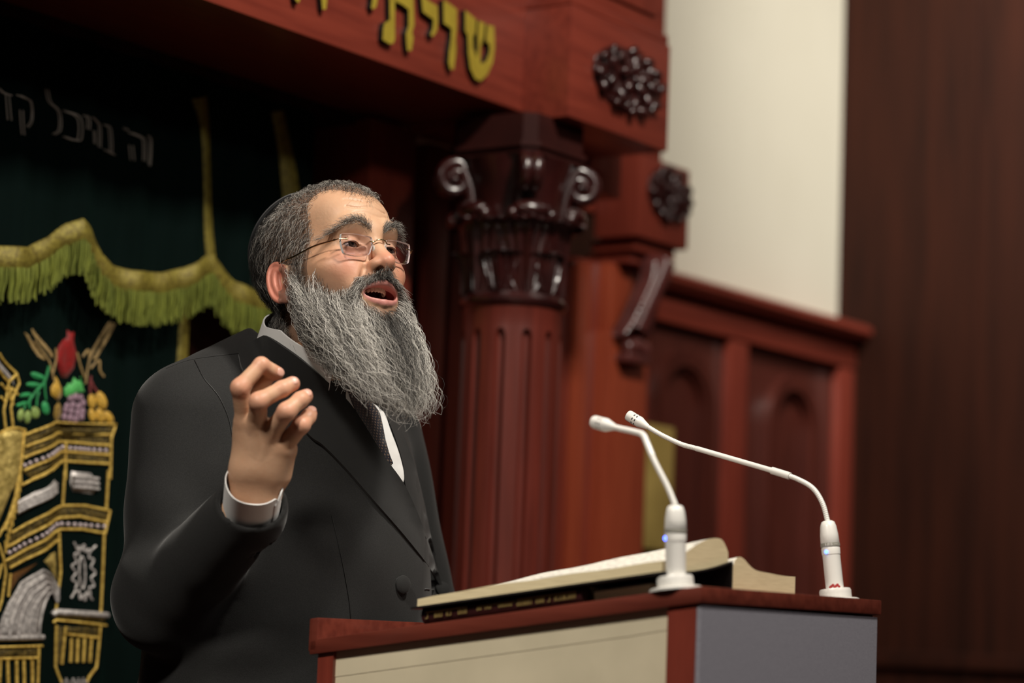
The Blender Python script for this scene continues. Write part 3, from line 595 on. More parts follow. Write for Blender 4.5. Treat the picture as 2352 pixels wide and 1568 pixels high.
b=MB(); d0=nfor(1343,1370); d1=nfor(1420,1365); bk2=thing('thin_grey_book',LP(1.3,-.35,0),-AA,label='thin grey-green booklet lying flat beside the maroon book, under the open book',cat='book')
b.add(*lbox(c1+.004,c1+.085,UB+.01,UB+.13,.0008,.0025)); b.add(*lbox(c1+.004,c1+.085,UB+.01,UB+.13,.0135,.015)); b.build('book_cover',mat('grey_green_cloth',(.10,.11,.09),.7),bk2,smooth=False)
b=MB(); b.add(*lbox(c1+.006,c1+.083,UB+.013,UB+.127,.0025,.0135)); b.build('page_block',M_page,bk2,smooth=False)
# open book: spine runs towards the reader (along n); near half's fore-edge faces the camera
ob_=thing('open_book',LP(1.15,-.28,.023),-AA,label='large open book with yellowed pages lying open on the lectern top',cat='book')
UE=UB-.012; UG=UE+.155; UR=UG+.165; o0=nfor(958,1400,UE); o1=nfor(1672,1290,UG)
def half(ue,ug,top,bot,parent,n0,n1):
    """page block: top(t), bot(t) heights from fore-edge (t=0) to gutter (t=1), extruded along the spine"""
    K=26; NNs=16; V=[];Fc=[];mi=[]; m=K+1
    for lay in (0,1):
        for j in range(NNs+1):
            s_=j/NNs; nn=n0+(n1-n0)*s_; sag=1-.30*max(0,1-s_*3.5)**1.5
            for i in range(m):
                t=i/K; h=bot(t)+.0125*sag+(top(t)-bot(t)-.0125)*(.30+.70*s_**1.3)*sag+.0006*math.sin(nn*60+t*9) if lay==0 else bot(t)
                V.append(LP(nn,ue+(ug-ue)*t+(.004*math.sin(t*3)*0),h))
    base=(NNs+1)*m
    for j in range(NNs):
        for i in range(K):
            q=j*m+i; Fc.append((q,q+m,q+m+1,q+1)); mi.append(1); Fc.append((base+q,base+q+1,base+q+m+1,base+q+m)); mi.append(0)
        for i in (0,K): q=j*m+i; Fc.append((q,base+q,base+q+m,q+m)); mi.append(0)
    for j in (0,NNs):
        for i in range(K): q=j*m+i; Fc.append((q,q+1,base+q+1,base+q)); mi.append(0)
    o=mk('page_block',V,Fc,[M_page,M_paper],parent,True); shp(o,40)
    bm=bmesh.new(); bm.from_mesh(o.data); bmesh.ops.recalc_face_normals(bm,faces=bm.faces[:]); bm.to_mesh(o.data); bm.free()
    for p_,i in zip(o.data.polygons,mi): p_.material_index=i
    return o
HB=.0235
bn_=lambda t: HB+.019*t**2
tn_=lambda t: HB+.0125+.034*math.sin(min(1,t/.86)*math.pi*.5)**1.9-(.016*((t-.86)/.14)**2 if t>.86 else 0)
bf_l=lambda t: .0045+.004*t
tf_l=lambda t: .031+.003*t+.016*math.exp(-((t-.88)/.16)**2)-(.010*((t-.93)/.07)**2 if t>.93 else 0)
half(UE,UG,tn_,bn_,ob_,o0,o1); half(UR,UG+.003,tf_l,bf_l,ob_,o0+.004,o1+.004)
def coverstrip(f,ue,ug,n0,n1,th=.0025):
    K=14; V=[];m=K+1
    for d in (0,-th):
        for nn in (n0,n1):
            for i in range(m): t=i/K; V.append(LP(nn,ue+(ug-ue)*t,f(t)-.0003+d))
    Fc=[(i,i+1,m+i+1,m+i) for i in range(K)]+[(2*m+i,3*m+i,3*m+i+1,2*m+i+1) for i in range(K)]+[(i,2*m+i,2*m+i+1,i+1) for i in range(K)]+[(m+i,m+i+1,3*m+i+1,3*m+i) for i in range(K)]+[(0,m,3*m,2*m),(K,2*m+K,3*m+K,m+K)]
    return V,Fc
b=MB(); b.add(*coverstrip(bn_,UE-.006,UG,o0-.006,o1+.006)); b.add(*coverstrip(bf_l,UR+.004,UG+.003,o0-.004,o1+.001)); 
b.add([LP(nn,UG+d,h) for nn in (o0-.006,o1+.005) for d,h in ((-.001,.002),(.004,.002),(.004,HB+.018),(-.001,HB+.018))],[(0,1,2,3),(7,6,5,4),(0,4,5,1),(1,5,6,2),(2,6,7,3),(3,7,4,0)])
b.build('book_cover',M_cover,ob_,smooth=False)
# ------------------------------------------------------------ microphones
M_white=mat('white_enamel',(.80,.78,.74),.38,coat=.2); M_band=mat('grey_band',(.30,.29,.25),.5); M_led=mat('blue_led',(.05,.1,.9),.3,emit=((.08,.16,1),6)); M_grille=mat('dark_slot',(.05,.05,.05),.6)
M_paintred=mat('red_paint_smear',(.35,.02,.02),.5)
def lean(): v=-N*SL+Z; return v/np.linalg.norm(v)
def microphone(base,path,label,scale,slots,bodyh,led_side,extra=False):
    ax=lean(); t=thing('gooseneck_microphone',base,0,label=label,cat='microphone',group='white gooseneck microphones on the lectern')
    s=scale
    b=MB(); b.add(*lathe(base,[(.030*s,.0005),(.030*s,.003),(.028*s,.004),(.006,.004)],48,axis=ax)); b.build('base_plate',M_white,t,sharp=40)
    b=MB()
    kn=lambda r,z,a,i: r+(.0006 if 0<i<5 and (int(a*60/math.pi)+i)%2 else 0)
    b.add(*lathe(base,[(.0195*s,.004),(.0200*s,.006),(.0200*s,.009),(.0200*s,.012),(.0200*s,.015),(.0195*s,.0175),(.012*s,.0178)],120,kn,axis=ax)); b.build('knurled_collar',M_white,t,sharp=50)
    top=np.asarray(path[0]); axb=top-base; Lb=np.linalg.norm(axb); axb/=Lb; h=Lb
    b=MB(); b.add(*lathe(base,[(.0115*s,.012),(.0115*s,h*.58),(.0120*s,h*.585),(.0122*s,h*.66),(.0120*s,h*.665),(.0119*s,h*.67),(.0119*s,h*.73),(.0122*s,h*.735),(.0118*s,h*.83),(.0105*s,h*.93),(.0085*s,h*.985),(.006*s,h)],40,axis=axb)); b.build('microphone_body',M_white,t,sharp=40)
    b=MB(); b.add(*lathe(base,[(.0124*s,h*.68),(.0126*s,h*.682),(.0126*s,h*.723),(.0124*s,h*.725)],40,axis=axb,close=False)); bd=b.build('grey_ring',M_band,t,sharp=40)
    left=-N; left=left-axb*(left@axb); left/=np.linalg.norm(left); fr=np.cross(axb,left); fr=fr if fr@(CAM-base)>0 else -fr
    tc=np.asarray(CAM)-base; tc=tc-axb*(tc@axb); tc/=np.linalg.norm(tc); rt=np.cross(axb,tc)
    if rt@cx<0: rt=-rt
    dr=-rt*math.sin(led_side)+tc*math.cos(led_side)
    b=MB(); b.add(*ellipsoid(base+axb*h*.615+dr*.0122*s,[axb*.0028,np.cross(axb,dr)*.0028,dr*.0018],12,8)); b.build('status_light',M_led,t)
    if extra:
        tb=MB()                                   # digits 1 8 S on the ring
        glyph={'1':[[(.5,0),(.5,1)],[(.5,1),(.2,.8)]],'8':[[(0,0),(1,0),(1,1),(0,1),(0,0)],[(0,.5),(1,.5)]],'S':[[(0,0),(1,0),(1,.5),(0,.5),(0,1),(1,1)]]}
        for i,ch in enumerate('18S'):
            for st in glyph[ch]:
                q=[]
                for (gx,gy) in st:
                    a=-.55+i*.30+gx*.17; dd=tc*math.cos(a)+rt*math.sin(a); q.append(base+axb*(h*.690+gy*h*.024)+dd*.0128*s)
                tb.add(*tube(q,.00028,5))
        for i in range(6):
            a=.45+i*.07; dd=tc*math.cos(a)+rt*math.sin(a); tb.add(*tube([base+axb*(h*.698)+dd*.0128*s,base+axb*(h*.705)+dd*.0128*s],.00025,4))
        tb.build('ring_lettering',M_white,bd)
        b=MB()
        for i in range(7):
            a=-.5+i*.17; dd=tc*math.cos(a)+rt*math.sin(a); b.add(*ellipsoid(base+axb*(.0195+.0012*(i%3))+dd*.0115*s,[axb*.002,np.cross(axb,dd)*.002,dd*.0007],8,5))
        b.build('red_paint_smear',M_paintred,t)
    # neck: ribbed flexible lengths and a plain tube
    Q=smooth_path(path,14); L=np.concatenate([[0],np.cumsum(np.linalg.norm(np.diff(Q,axis=0),axis=1))]); tot=L[-1]
    def seg(a,c,r,m,name,rib=0,steps=None):
        k=steps or int(max(4,(c-a)*tot/.0006)); ss=np.linspace(a*tot,c*tot,k); q=np.stack([np.interp(ss,L,Q[:,i]) for i in range(3)],1)
        R_=np.full(k,r); 
        if rib: R_=r*(1+rib*np.sin(ss/.0026*2*math.pi))
        b=MB(); b.add(*tube(q,R_,14)); return b.build(name,m,t,sharp=85)
    for (a,c,kind) in slots:
        if kind=='flex': seg(a,c,.0033*s,M_white,'flexible_neck',.08)
        elif kind=='tube': seg(a,c,.0037*s,M_white,'neck_tube',0,30)
        elif kind=='sleeve': seg(a,c,.0050*s,M_white,'neck_sleeve',0,20)
    e=Q[-1]; dv=Q[-1]-Q[-5]; dv/=np.linalg.norm(dv)
    b=MB(); b.add(*lathe(e-dv*.004,[(.0036*s,0),(.0042*s,.003),(.0068*s,.012*s),(.0078*s,.015*s),(.0078*s,.034*s),(.0072*s,.036*s),(.003*s,.0362*s)],36,axis=dv)); hd=b.build('microphone_head',M_white,t,sharp=40)
    b=MB()
    for k in range(8):
        a=k*math.pi/4; pr=np.cross(dv,[0,0,1]); pr/=np.linalg.norm(pr); p2=np.cross(dv,pr); dd=pr*math.cos(a)+p2*math.sin(a)
        for off in (.020,.0245): b.add(*ellipsoid(e+dv*(off*s-.004)+dd*.0077*s,[np.cross(dv,dd)*.0019,dv*.0011,dd*.0004],8,5))
    b.build('grille_slot',M_grille,hd)
    return t
bn=G(1.420,-.452,zt_(1.420)); mp=[P(1551,1160,2.812),P(1532,1115,2.822),P(1505,1062,2.835),P(1487,1020,2.85),P(1477,999,2.858),P(1460,992,2.868),P(1420,983,2.882),P(1408,980,2.888)]
microphone(bn,mp,'white gooseneck microphone nearer the camera, standing at the lectern corner and drooping left',1.04,[(0,.46,'flex'),(.46,.72,'tube'),(.70,.985,'flex')],0,1.25)
bf=G(1.425,-.058,zt_(1.425)); mf=[P(1901,1196,3.140),P(1889,1155,3.147),P(1868,1122,3.157),P(1836,1102,3.17),P(1795,1087,3.187),P(1700,1059,3.226),P(1600,1030,3.262),P(1565,1020,3.28),P(1520,999,3.296),P(1484,978,3.31)]
microphone(bf,mf,'white gooseneck microphone at the right end of the lectern with its neck stretched far left',1.0,[(0,.29,'flex'),(.27,.36,'sleeve'),(.355,.73,'tube'),(.73,.99,'flex')],0,.5,True)
# ------------------------------------------------------------ signed-distance modelling
class Vol:
    def __init__(s,lo,hi,h):
        s.lo=np.array(lo,float); s.h=h; s.sh=tuple(int(math.ceil((b-a)/h))+1 for a,b in zip(lo,hi)); s.d=np.full(s.sh,.05,np.float32)
        s.ax=[s.lo[i]+h*np.arange(s.sh[i]) for i in range(3)]
    def sl(s,lo,hi):
        I=[]
        for i in range(3):
            a=max(0,int((lo[i]-s.lo[i])/s.h)); b=min(s.sh[i],int((hi[i]-s.lo[i])/s.h)+2); 
            if b<=a: return None,None
            I.append(slice(a,b))
        X=np.stack(np.meshgrid(*[s.ax[i][I[i]] for i in range(3)],indexing='ij'),-1).astype(np.float32); return tuple(I),X
    def op(s,fn,lo,hi,k,mode='u',m=.05):
        lo=np.array(lo)-k-m; hi=np.array(hi)+k+m; I,X=s.sl(lo,hi)
        if I is None: return
        f=fn(X); d=s.d[I]
        if mode=='u': h=np.maximum(k-np.abs(d-f),0)/max(k,1e-9); s.d[I]=np.minimum(d,f)-h*h*k*.25
        elif mode=='s': f=-f; h=np.maximum(k-np.abs(d-f),0)/max(k,1e-9); s.d[I]=np.maximum(d,f)+h*h*k*.25
    def ell(s,c,r,k=.01,mode='u',R=None):
        c=np.array(c);r=np.array(r,float); e=r.max()
        def fn(X):
            q=X-c.astype(np.float32)
            if R is not None: q=q@np.asarray(R,np.float32)
            k0=np.sqrt(((q/r)**2).sum(-1)); k1=np.sqrt(((q/(r*r))**2).sum(-1))+1e-9; return (k0*(k0-1)/k1).astype(np.float32)
        s.op(fn,c-e,c+e,k,mode)
    def cap(s,a,b,ra,rb=None,k=.01,mode='u'):
        a=np.array(a,float);b=np.array(b,float);rb=ra if rb is None else rb; m=max(ra,rb)
        def fn(X):
            e=(b-a).astype(np.float32); p=X-a.astype(np.float32); t=np.clip((p@e)/(e@e+1e-12),0,1); return (np.linalg.norm(p-t[...,None]*e,axis=-1)-(ra+(rb-ra)*t)).astype(np.float32)
        s.op(fn,np.minimum(a,b)-m,np.maximum(a,b)+m,k,mode)
    def chain(s,pts,rs,k=.006,mode='u'):
        pts=np.array(pts,float)
        def fn(X):
            f=None
            for i in range(len(pts)-1):
                a=pts[i].astype(np.float32); e=(pts[i+1]-pts[i]).astype(np.float32); p=X-a; t=np.clip((p@e)/(e@e+1e-12),0,1); g_=np.linalg.norm(p-t[...,None]*e,axis=-1)-(rs[i]+(rs[i+1]-rs[i])*t); f=g_ if f is None else np.minimum(f,g_)
            return f.astype(np.float32)
        s.op(fn,pts.min(0)-max(rs),pts.max(0)+max(rs),k,mode,m=.02)
    def mesh(s):
        d=s.d; S=d<0; A=np.zeros(tuple(n-1 for n in s.sh),np.int8)
        offs=[(i,j,k) for i in (0,1) for j in (0,1) for k in (0,1)]
        for i,j,k in offs: A+=S[i:s.sh[0]-1+i,j:s.sh[1]-1+j,k:s.sh[2]-1+k]
        act=(A>0)&(A<8); idx=np.argwhere(act); n=len(idx); vid=np.full(act.shape,-1,np.int32); vid[act]=np.arange(n)
        C={o:d[idx[:,0]+o[0],idx[:,1]+o[1],idx[:,2]+o[2]] for o in offs}; sm=np.zeros((n,3)); ct=np.zeros(n)
        for o in offs:
            for a in range(3):
                if o[a]==0:
                    o2=tuple(o[i]+(i==a) for i in range(3)); da,db=C[o],C[o2]; m=(da<0)!=(db<0); t=np.where(m,da/(da-db+1e-20),0); p=np.tile(np.array(o,float),(n,1)); p[:,a]+=t; sm+=p*m[:,None]; ct+=m
        V=(idx+sm/ct[:,None])*s.h+s.lo; Fs=[]
        for a in range(3):
            b_,c_=(a+1)%3,(a+2)%3; s0=[slice(1,-1)]*3; s0[a]=slice(0,-1); s1=list(s0); s1[a]=slice(1,None); 
            s0=[slice(1,s.sh[i]-1) for i in range(3)]; s0[a]=slice(0,s.sh[a]-1); s1=list(s0); s1[a]=slice(1,s.sh[a])
            x0=S[tuple(s0)]; x1=S[tuple(s1)]; cr=np.argwhere(x0!=x1)
            if not len(cr): continue
            base=cr.copy(); 
            for i in range(3):
                if i!=a: base[:,i]+=1
            flip=x0[tuple(cr.T)]
            def v(db,dc):
                q=base.copy(); q[:,b_]-=db; q[:,c_]-=dc; return vid[q[:,0],q[:,1],q[:,2]]
            f=np.stack([v(1,1),v(0,1),v(0,0),v(1,0)],1); f[~flip]=f[~flip][:,::-1]; Fs.append(f)
        F_=np.vstack(Fs); F_=F_[(F_>=0).all(1)]; return V,F_
def vnormals(V,F_):
    a=V[F_[:,1]]-V[F_[:,0]]; c=V[F_[:,3]]-V[F_[:,0]] if F_.shape[1]==4 else V[F_[:,2]]-V[F_[:,0]]; n=np.cross(a,c); N_=np.zeros_like(V)
    for i in range(F_.shape[1]): np.add.at(N_,F_[:,i],n)
    return N_/(np.linalg.norm(N_,axis=1)[:,None]+1e-12)
# ------------------------------------------------------------ head (local: x = his right, y = forward, z = up)
def Rz(a): c,s=math.cos(a),math.sin(a); return np.array([[c,-s,0],[s,c,0],[0,0,1]])
def Rx(a): c,s=math.cos(a),math.sin(a); return np.array([[1,0,0],[0,c,-s],[0,s,c]])
HR=Rz(math.radians(-140))@Rx(math.radians(12.5)); HS=1.083; HO=P(772,650,3.32)
def hw(l): return HO+(np.atleast_2d(l)*HS)@HR.T
def hl(w): return ((np.atleast_2d(w)-HO)@HR)/HS
head=Vol((-.1,-.145,-.19),(.1,.135,.14),.0011)
def sy(c,*a,**k): 
    for s in (1,-1): head.ell((c[0]*s,c[1],c[2]),*a,**k)
def sc(a,b_,*r,**k):
    for s in (1,-1): head.cap((a[0]*s,a[1],a[2]),(b_[0]*s,b_[1],b_[2]),*r,**k)
def sch(pts,rs,**k):
    for s in (1,-1): head.chain([(x*s,y,z) for x,y,z in pts],rs,**k)
head.ell((0,-.024,.045),(.0745,.099,.083),k=0)
head.ell((0,.026,.058),(.058,.055,.056),k=.03)
head.ell((0,.028,-.008),(.057,.053,.070),k=.03)
head.ell((0,.045,-.056),(.046,.043,.040),k=.03)
sc((.056,-.004,-.03),(.028,.058,-.078),.019,.016,k=.025)
head.ell((0,.078,-.082),(.018,.015,.014),k=.02)
sy((.043,.049,-.002),(.022,.022,.019),k=.024)
sy((.030,.070,-.012),(.014,.011,.016),k=.02)
sc((.008,.079,.042),(.028,.078,.047),.009,.009,k=.014); sc((.028,.078,.047),(.050,.061,.041),.009,.008,k=.014)
head.ell((0,.081,.040),(.011,.008,.012),k=.014)
sy((.032,.098,.024),(.020,.0215,.0155),k=.014,mode='s')
sy((.019,.095,.020),(.008,.011,.013),k=.010,mode='s')
sy((.078,.055,.050),(.018,.03,.03),k=.03,mode='s')
# nose
head.cap((0,.080,.032),(0,.0985,.004),.0066,.0080,k=.012); head.cap((0,.090,.015),(0,.1000,.001),.0072,.0084,k=.006); head.ell((0,.1050,-.0050),(.0105,.0118,.0098),k=.007)
sy((.0118,.0945,-.0072),(.0066,.0110,.0070),k=.006); head.cap((0,.106,-.011),(0,.092,-.019),.0042,.0052,k=.005)
sc((.0185,.096,-.001),(.0195,.085,-.011),.0018,.0018,k=.005,mode='s')
sy((.0073,.0990,-.0155),(.0046,.0075,.0060),k=.0015,mode='s')
# muzzle, lips, mouth
head.ell((0,.070,-.036),(.032,.0225,.027),k=.018)
sc((.020,.088,-.012),(.031,.077,-.036),.0022,.0028,k=.008,mode='s')
head.chain([(.0265,.082,-.0415),(.020,.0885,-.0355),(.010,.0935,-.0315),(.003,.0960,-.0300),(0,.0955,-.0306)],[.0022,.0036,.0045,.0046,.0044],k=.003)
head.chain([(-.0265,.082,-.0415),(-.020,.0885,-.0355),(-.010,.0935,-.0315),(-.003,.0960,-.0300),(0,.0955,-.0306)],[.0022,.0036,.0045,.0046,.0044],k=.003)
for s in (1,-1): head.chain([(.0265*s,.082,-.0428),(.020*s,.0865,-.0495),(.010*s,.0905,-.0535),(0,.0915,-.0548)],[.0022,.0040,.0054,.0058],k=.003)
head.ell((0,.087,-.0428),(.0245,.024,.0092),k=.002,mode='s'); head.ell((0,.058,-.044),(.026,.026,.016),k=.002,mode='s')
head.ell((0,.064,-.060),(.020,.024,.007),k=.003)   # tongue
# eyes
EY=(.0295,.0662,.0245); ER=.0126
sy(EY,(ER+.0022,)*3,k=.0025)
sc((.0180,.0785,.0205),(.0150,.0805,.0190),.0035,.0025,k=.003)
sy((EY[0]+.0003,EY[1]+.0135,EY[2]-.0026),(.0125,.010,.0030),k=.0012,mode='s'); sy(EY,(ER+.0003,)*3,k=.0002,mode='s')
sch([(.019,.0790,.0290),(.026,.0815,.0322),(.034,.0805,.0322),(.042,.074,.0288)],[.0011]*4,k=.0022,mode='s')
sch([(.019,.0800,.0125),(.027,.0805,.0095),(.038,.0765,.0105)],[.0014]*3,k=.004,mode='s')
for dz in (0,.004,-.004): sch([(.0475,.071,.022+dz*.5),(.054,.063,.021+dz*1.8)],[.0004,.0004],k=.0018,mode='s')
for i,zz in enumerate((.064,.0735,.083)): head.chain([(x,.0865-.0-.55*x*x/.06-(zz-.062)*.28-abs(zz-.062)**2*6,zz+.002*math.sin(x*150+i*2)) for x in np.linspace(-.03,.03,9)],[-.0003]*9,k=.0040,mode='s')
# ears
for s in (1,-1):
    ec=np.array([.0785,-.012,-.0055]); e1=np.array([0,-.22,.975]); e2=np.array([.42,-.88,-.20]); e2/=np.linalg.norm(e2); en=np.cross(e1,e2); 
    f=lambda v: v*np.array([s,1,1])
    Rm_=np.stack([f(e2),f(e1),f(en)],1)
    head.ell(f(ec),(.0150,.0265,.0045),k=.004,R=Rm_)
    head.ell(f(ec+np.array([.0035,.004,-.001])-e2*.002),(.0090,.0165,.0075),k=.002,mode='s',R=Rm_)
    ring=[ec+e2*(.0140*math.cos(t)+.001)+e1*(.0265*math.sin(t))+np.array([.0015,0,0]) for t in np.linspace(math.pi*1.02,-math.pi*.42,30)]
    head.chain([f(q) for q in ring],[.0028]*22+[.0032]*8,k=.003)
    ah=[ec+e2*(.0075*math.cos(t)-.0005)+e1*(.018*math.sin(t)-.001)+np.array([.001,0,0]) for t in np.linspace(math.pi*.65,-math.pi*.38,20)]
    head.chain([f(q) for q in ah],[.0021]*20,k=.004)
    head.ell(f(ec-e1*.024-e2*.0035),(.007,.008,.0045),k=.004,R=Rm_)
    head.ell(f(ec+np.array([-.002,.0125,-.003])),(.0035,.005,.006),k=.004)
    head.cap(f(np.array([.068,-.004,.008])),f(np.array([.068,-.004,-.020])),.008,.007,k=.008)
# neck
nb=hl(np.array([-.315,3.42,1.40]))[0]
head.cap((0,-.035,-.05),tuple(nb*.8),.052,.054,k=.02)
hv,hf=head.mesh(); hn=vnormals(hv,hf)
ax_=np.abs(hv[:,0])
lip=np.clip(1-np.maximum(0,(np.hypot(hv[:,0]/.0285,(hv[:,2]+.0428)/.0170)-.93)/.07),0,1)*(hv[:,1]>.066)*(hv[:,2]<-.0262-.6*ax_*.35)
inner=((hv[:,1]<.0835)&(hv[:,1]>.03)&(ax_<.028)&(hv[:,2]<-.028)&(hv[:,2]>-.064)&(hn[:,1]>-2))*(np.hypot(hv[:,0]/.028,(hv[:,2]+.045)/.0185)<1)
stub=np.clip(((np.interp(ax_,[0,.012,.028,.036,.046,.058,.068,.078],[-.054,-.054,-.048,-.030,-.028,-.020,-.006,.02])-hv[:,2])/.010),0,1)*(hv[:,1]>-.01)*(lip<.3)
stub=np.maximum(stub,((hv[:,2]<-.0165-.2*ax_)&(hv[:,2]>-.034)&(ax_<.036)&(hv[:,1]>.06)&(lip<.3))*1.)
scal=(hv[:,1]<np.interp(ax_,[0,.02,.04,.055,.066,.076],[.074,.066,.042,.032,.030,.020]))*(hv[:,2]>np.where(hv[:,1]>-.012,-.02,-.075))*((ax_<.0745)|(np.abs(hv[:,1]+.012)>.022)|(hv[:,2]>.03))
stub=np.maximum(stub,scal*1.1)
red=np.exp(-((ax_-.042)/.018)**2-((hv[:,2]+.008)/.022)**2)*(hv[:,1]>.03)*.5+np.exp(-(hv[:,0]/.016)**2-((hv[:,2]+.004)/.014)**2)*(hv[:,1]>.085)*.6+(ax_>.0765)*(hv[:,2]<.03)*(hv[:,1]<.01)*.9
# ------------------------------------------------------------ torso frame and hand
TM=np.array([-.320,3.425,0]); tf=np.array([math.sin(math.radians(48)),-math.cos(math.radians(48)),0]); tr=np.array([tf[1],-tf[0],0])
TR=np.stack([tr,tf,Z],1)
def tw(r,f,z): return TM+tr*r+tf*f+Z*z
# hand
HL={'w':P(590,1135,3.078),'w2':P(592,1085,3.068),
 'i':[P(564,965,3.055),P(551,890,3.030),P(600,838,3.045),P(636,857,3.060)],
 'm':[P(590,975,3.045),P(594,922,3.010),P(648,893,3.022),P(672,881,3.032)],
 'r':[P(624,992,3.045),P(658,945,3.012),P(690,918,3.026),P(702,910,3.034)],
 'p':[P(650,1026,3.055),P(692,976,3.030),P(708,958,3.044),P(713,950,3.052)],
 't':[P(562,1060,3.080),P(556,985,3.082),P(578,915,3.070),P(612,872,3.062)]}
allh=np.array([HL['w']]+sum([HL[k] for k in 'imrpt'],[])); hand=Vol(allh.min(0)-.06,allh.max(0)+.04,.0013)
for q,t_,ra,rb in (('i',0,.0135,.0135),('m',0,.0135,.0135),('r',0,.0135,.013),('p',0,.0135,.0125)):
    hand.cap(HL['w2']+(HL[q][0]-HL['w2'])*.25,HL[q][0],.0170,ra,k=.012)
hand.cap(P(574,1130,3.080),P(568,1085,3.068),.0215,.0215,k=.02); hand.cap(P(606,1130,3.080),P(612,1085,3.072),.0240,.0230,k=.02)
palm=(HL['i'][0]+HL['m'][0]+HL['r'][0]+HL['p'][0])/4; back=np.array([0,1,0.])*.010
hand.cap((HL['w2']+palm)/2+back,palm+back*.6,.020,.013,k=.015)
hand.cap(P(636,1085,3.070),P(652,1035,3.060),.0185,.0150,k=.015); hand.cap(P(560,1090,3.075),P(562,985,3.065),.0165,.0130,k=.015)
for q,rs in (('i',(.0128,.0108,.0098,.0090)),('m',(.0130,.0110,.0100,.0094)),('r',(.0124,.0108,.0098,.0092)),('p',(.0124,.0102,.0092,.0086))):
    hand.chain(HL[q],rs,k=.0015)
    hand.ell(HL[q][1],(rs[1]*1.04,)*3,k=.006); hand.ell(HL[q][2],(rs[2]*1.03,)*3,k=.004); hand.ell(HL[q][0]-np.array([0,.003,0]),(rs[0]*.88,)*3,k=.008)
    hand.cap(HL['w2']+(HL[q][0]-HL['w2'])*.35-np.array([0,.0165,0]),HL[q][0]-np.array([0,.0090,0]),.0022,.003,k=.006)
hand.chain(HL['t'],(.0165,.0125,.0105,.0085),k=.006)
wax=HL['w2']-HL['w']; FD=np.array([.57,-.61,.54]); FD/=np.linalg.norm(FD); hand.cap(HL['w']-FD*.01,HL['w']-FD*.05,.0230,.025,k=.02)
gv,gf=hand.mesh(); gn=vnormals(gv,gf)
kn=np.zeros(len(gv))
for q in 'imrp':
    for j,w_ in ((0,.35),(1,.9),(2,.6),(3,.7)): kn=np.maximum(kn,w_*np.exp(-((np.linalg.norm(gv-HL[q][j],axis=1)-.006)/.008)**2))
# torso, legs and the hidden arms: coarser
bd=Vol((-.62,3.0,.0),(.05,3.85,1.5),.008)
WR=HL['w']; EL=P(378,1385,3.245); SHR=tw(.185,.0,1.355); SHL=tw(-.185,.0,1.355)
bd.ell(tw(0,.02,1.08),(.165,.165,.25),k=.05,R=TR); bd.ell(tw(0,0,1.27),(.17,.115,.16),k=.05,R=TR); bd.cap(tw(.14,0,1.37),tw(-.14,0,1.37),.045,k=.04); bd.cap(tw(0,0,1.36),tw(.01,.03,1.45),.055,.05,k=.03)
bd.cap(SHR,EL,.045,.038,k=.02); bd.cap(EL,WR,.034,.020,k=.02)
ELL=tw(-.27,.02,1.07); WRL=tw(-.17,.20,1.0); bd.cap(SHL,ELL,.045,.036,k=.02); bd.cap(ELL,WRL,.036,.026,k=.02); bd.cap(WRL,tw(-.13,.235,.93),.026,.022,k=.02)
bd.ell(tw(0,0,.93),(.15,.12,.12),k=.04,R=TR)
for s in (1,-1): bd.cap(tw(.09*s,0,.88),tw(.09*s,.01,.48),.075,.05,k=.03); bd.cap(tw(.09*s,.01,.48),tw(.09*s,0,.09),.048,.035,k=.02); bd.cap(tw(.09*s,-.02,.05),tw(.1*s,.12,.035),.035,.03,k=.02)
bv,bf_=bd.mesh()
M_skin=mat('skin',(.66,.41,.265),.46,spec=.42,noise=(14,(1,1,1),(.54,.30,.18),.35,.72),bump=(230,(1,1,1),.22,.0012),sss=.12)
attrmix(M_skin,'flush',(.60,.20,.14)); attrmix(M_skin,'stubble',(.17,.10,.07)); attrmix(M_skin,'lip',(.52,.22,.19)); attrmix(M_skin,'inner',(.16,.02,.02))
V=np.vstack([hw(hv),gv,bv]); Fc=np.vstack([hf,gf+len(hv),bf_+len(hv)+len(gv)]); z0=np.zeros(len(bv))
body=mk('person',V,Fc,M_skin,None,True,attr={'flush':np.concatenate([red,kn*.75,z0]),'stubble':np.concatenate([stub*.75,np.zeros(len(gv)),z0]),'lip':np.concatenate([lip,np.zeros(len(gv)),z0]),'inner':np.concatenate([inner*1.,np.zeros(len(gv)),z0])},
 label='bearded man in a black suit, glasses and skullcap, speaking with one hand raised',cat='person')
hbvh=BVHTree.FromPolygons([tuple(v) for v in hv],[tuple(int(i) for i in f) for f in hf])
# nails
M_nail=mat('fingernail',(.66,.36,.28),.35,coat=.1)
for q in 'imrp':
    a_,c_=HL[q][2],HL[q][3]; d=(c_-a_)/np.linalg.norm(c_-a_); up=(CAM-c_); up=up-d*(up@d); up/=np.linalg.norm(up); up=up+np.array([0,0,.45]); up-=d*(up@d); up/=np.linalg.norm(up); sd=np.cross(d,up)
    b=MB(); b.add(*ellipsoid(c_-d*.0005+up*.0083,[d*.0062,sd*.0056,up*.0014],14,8)); b.build('fingernail',M_nail,body)
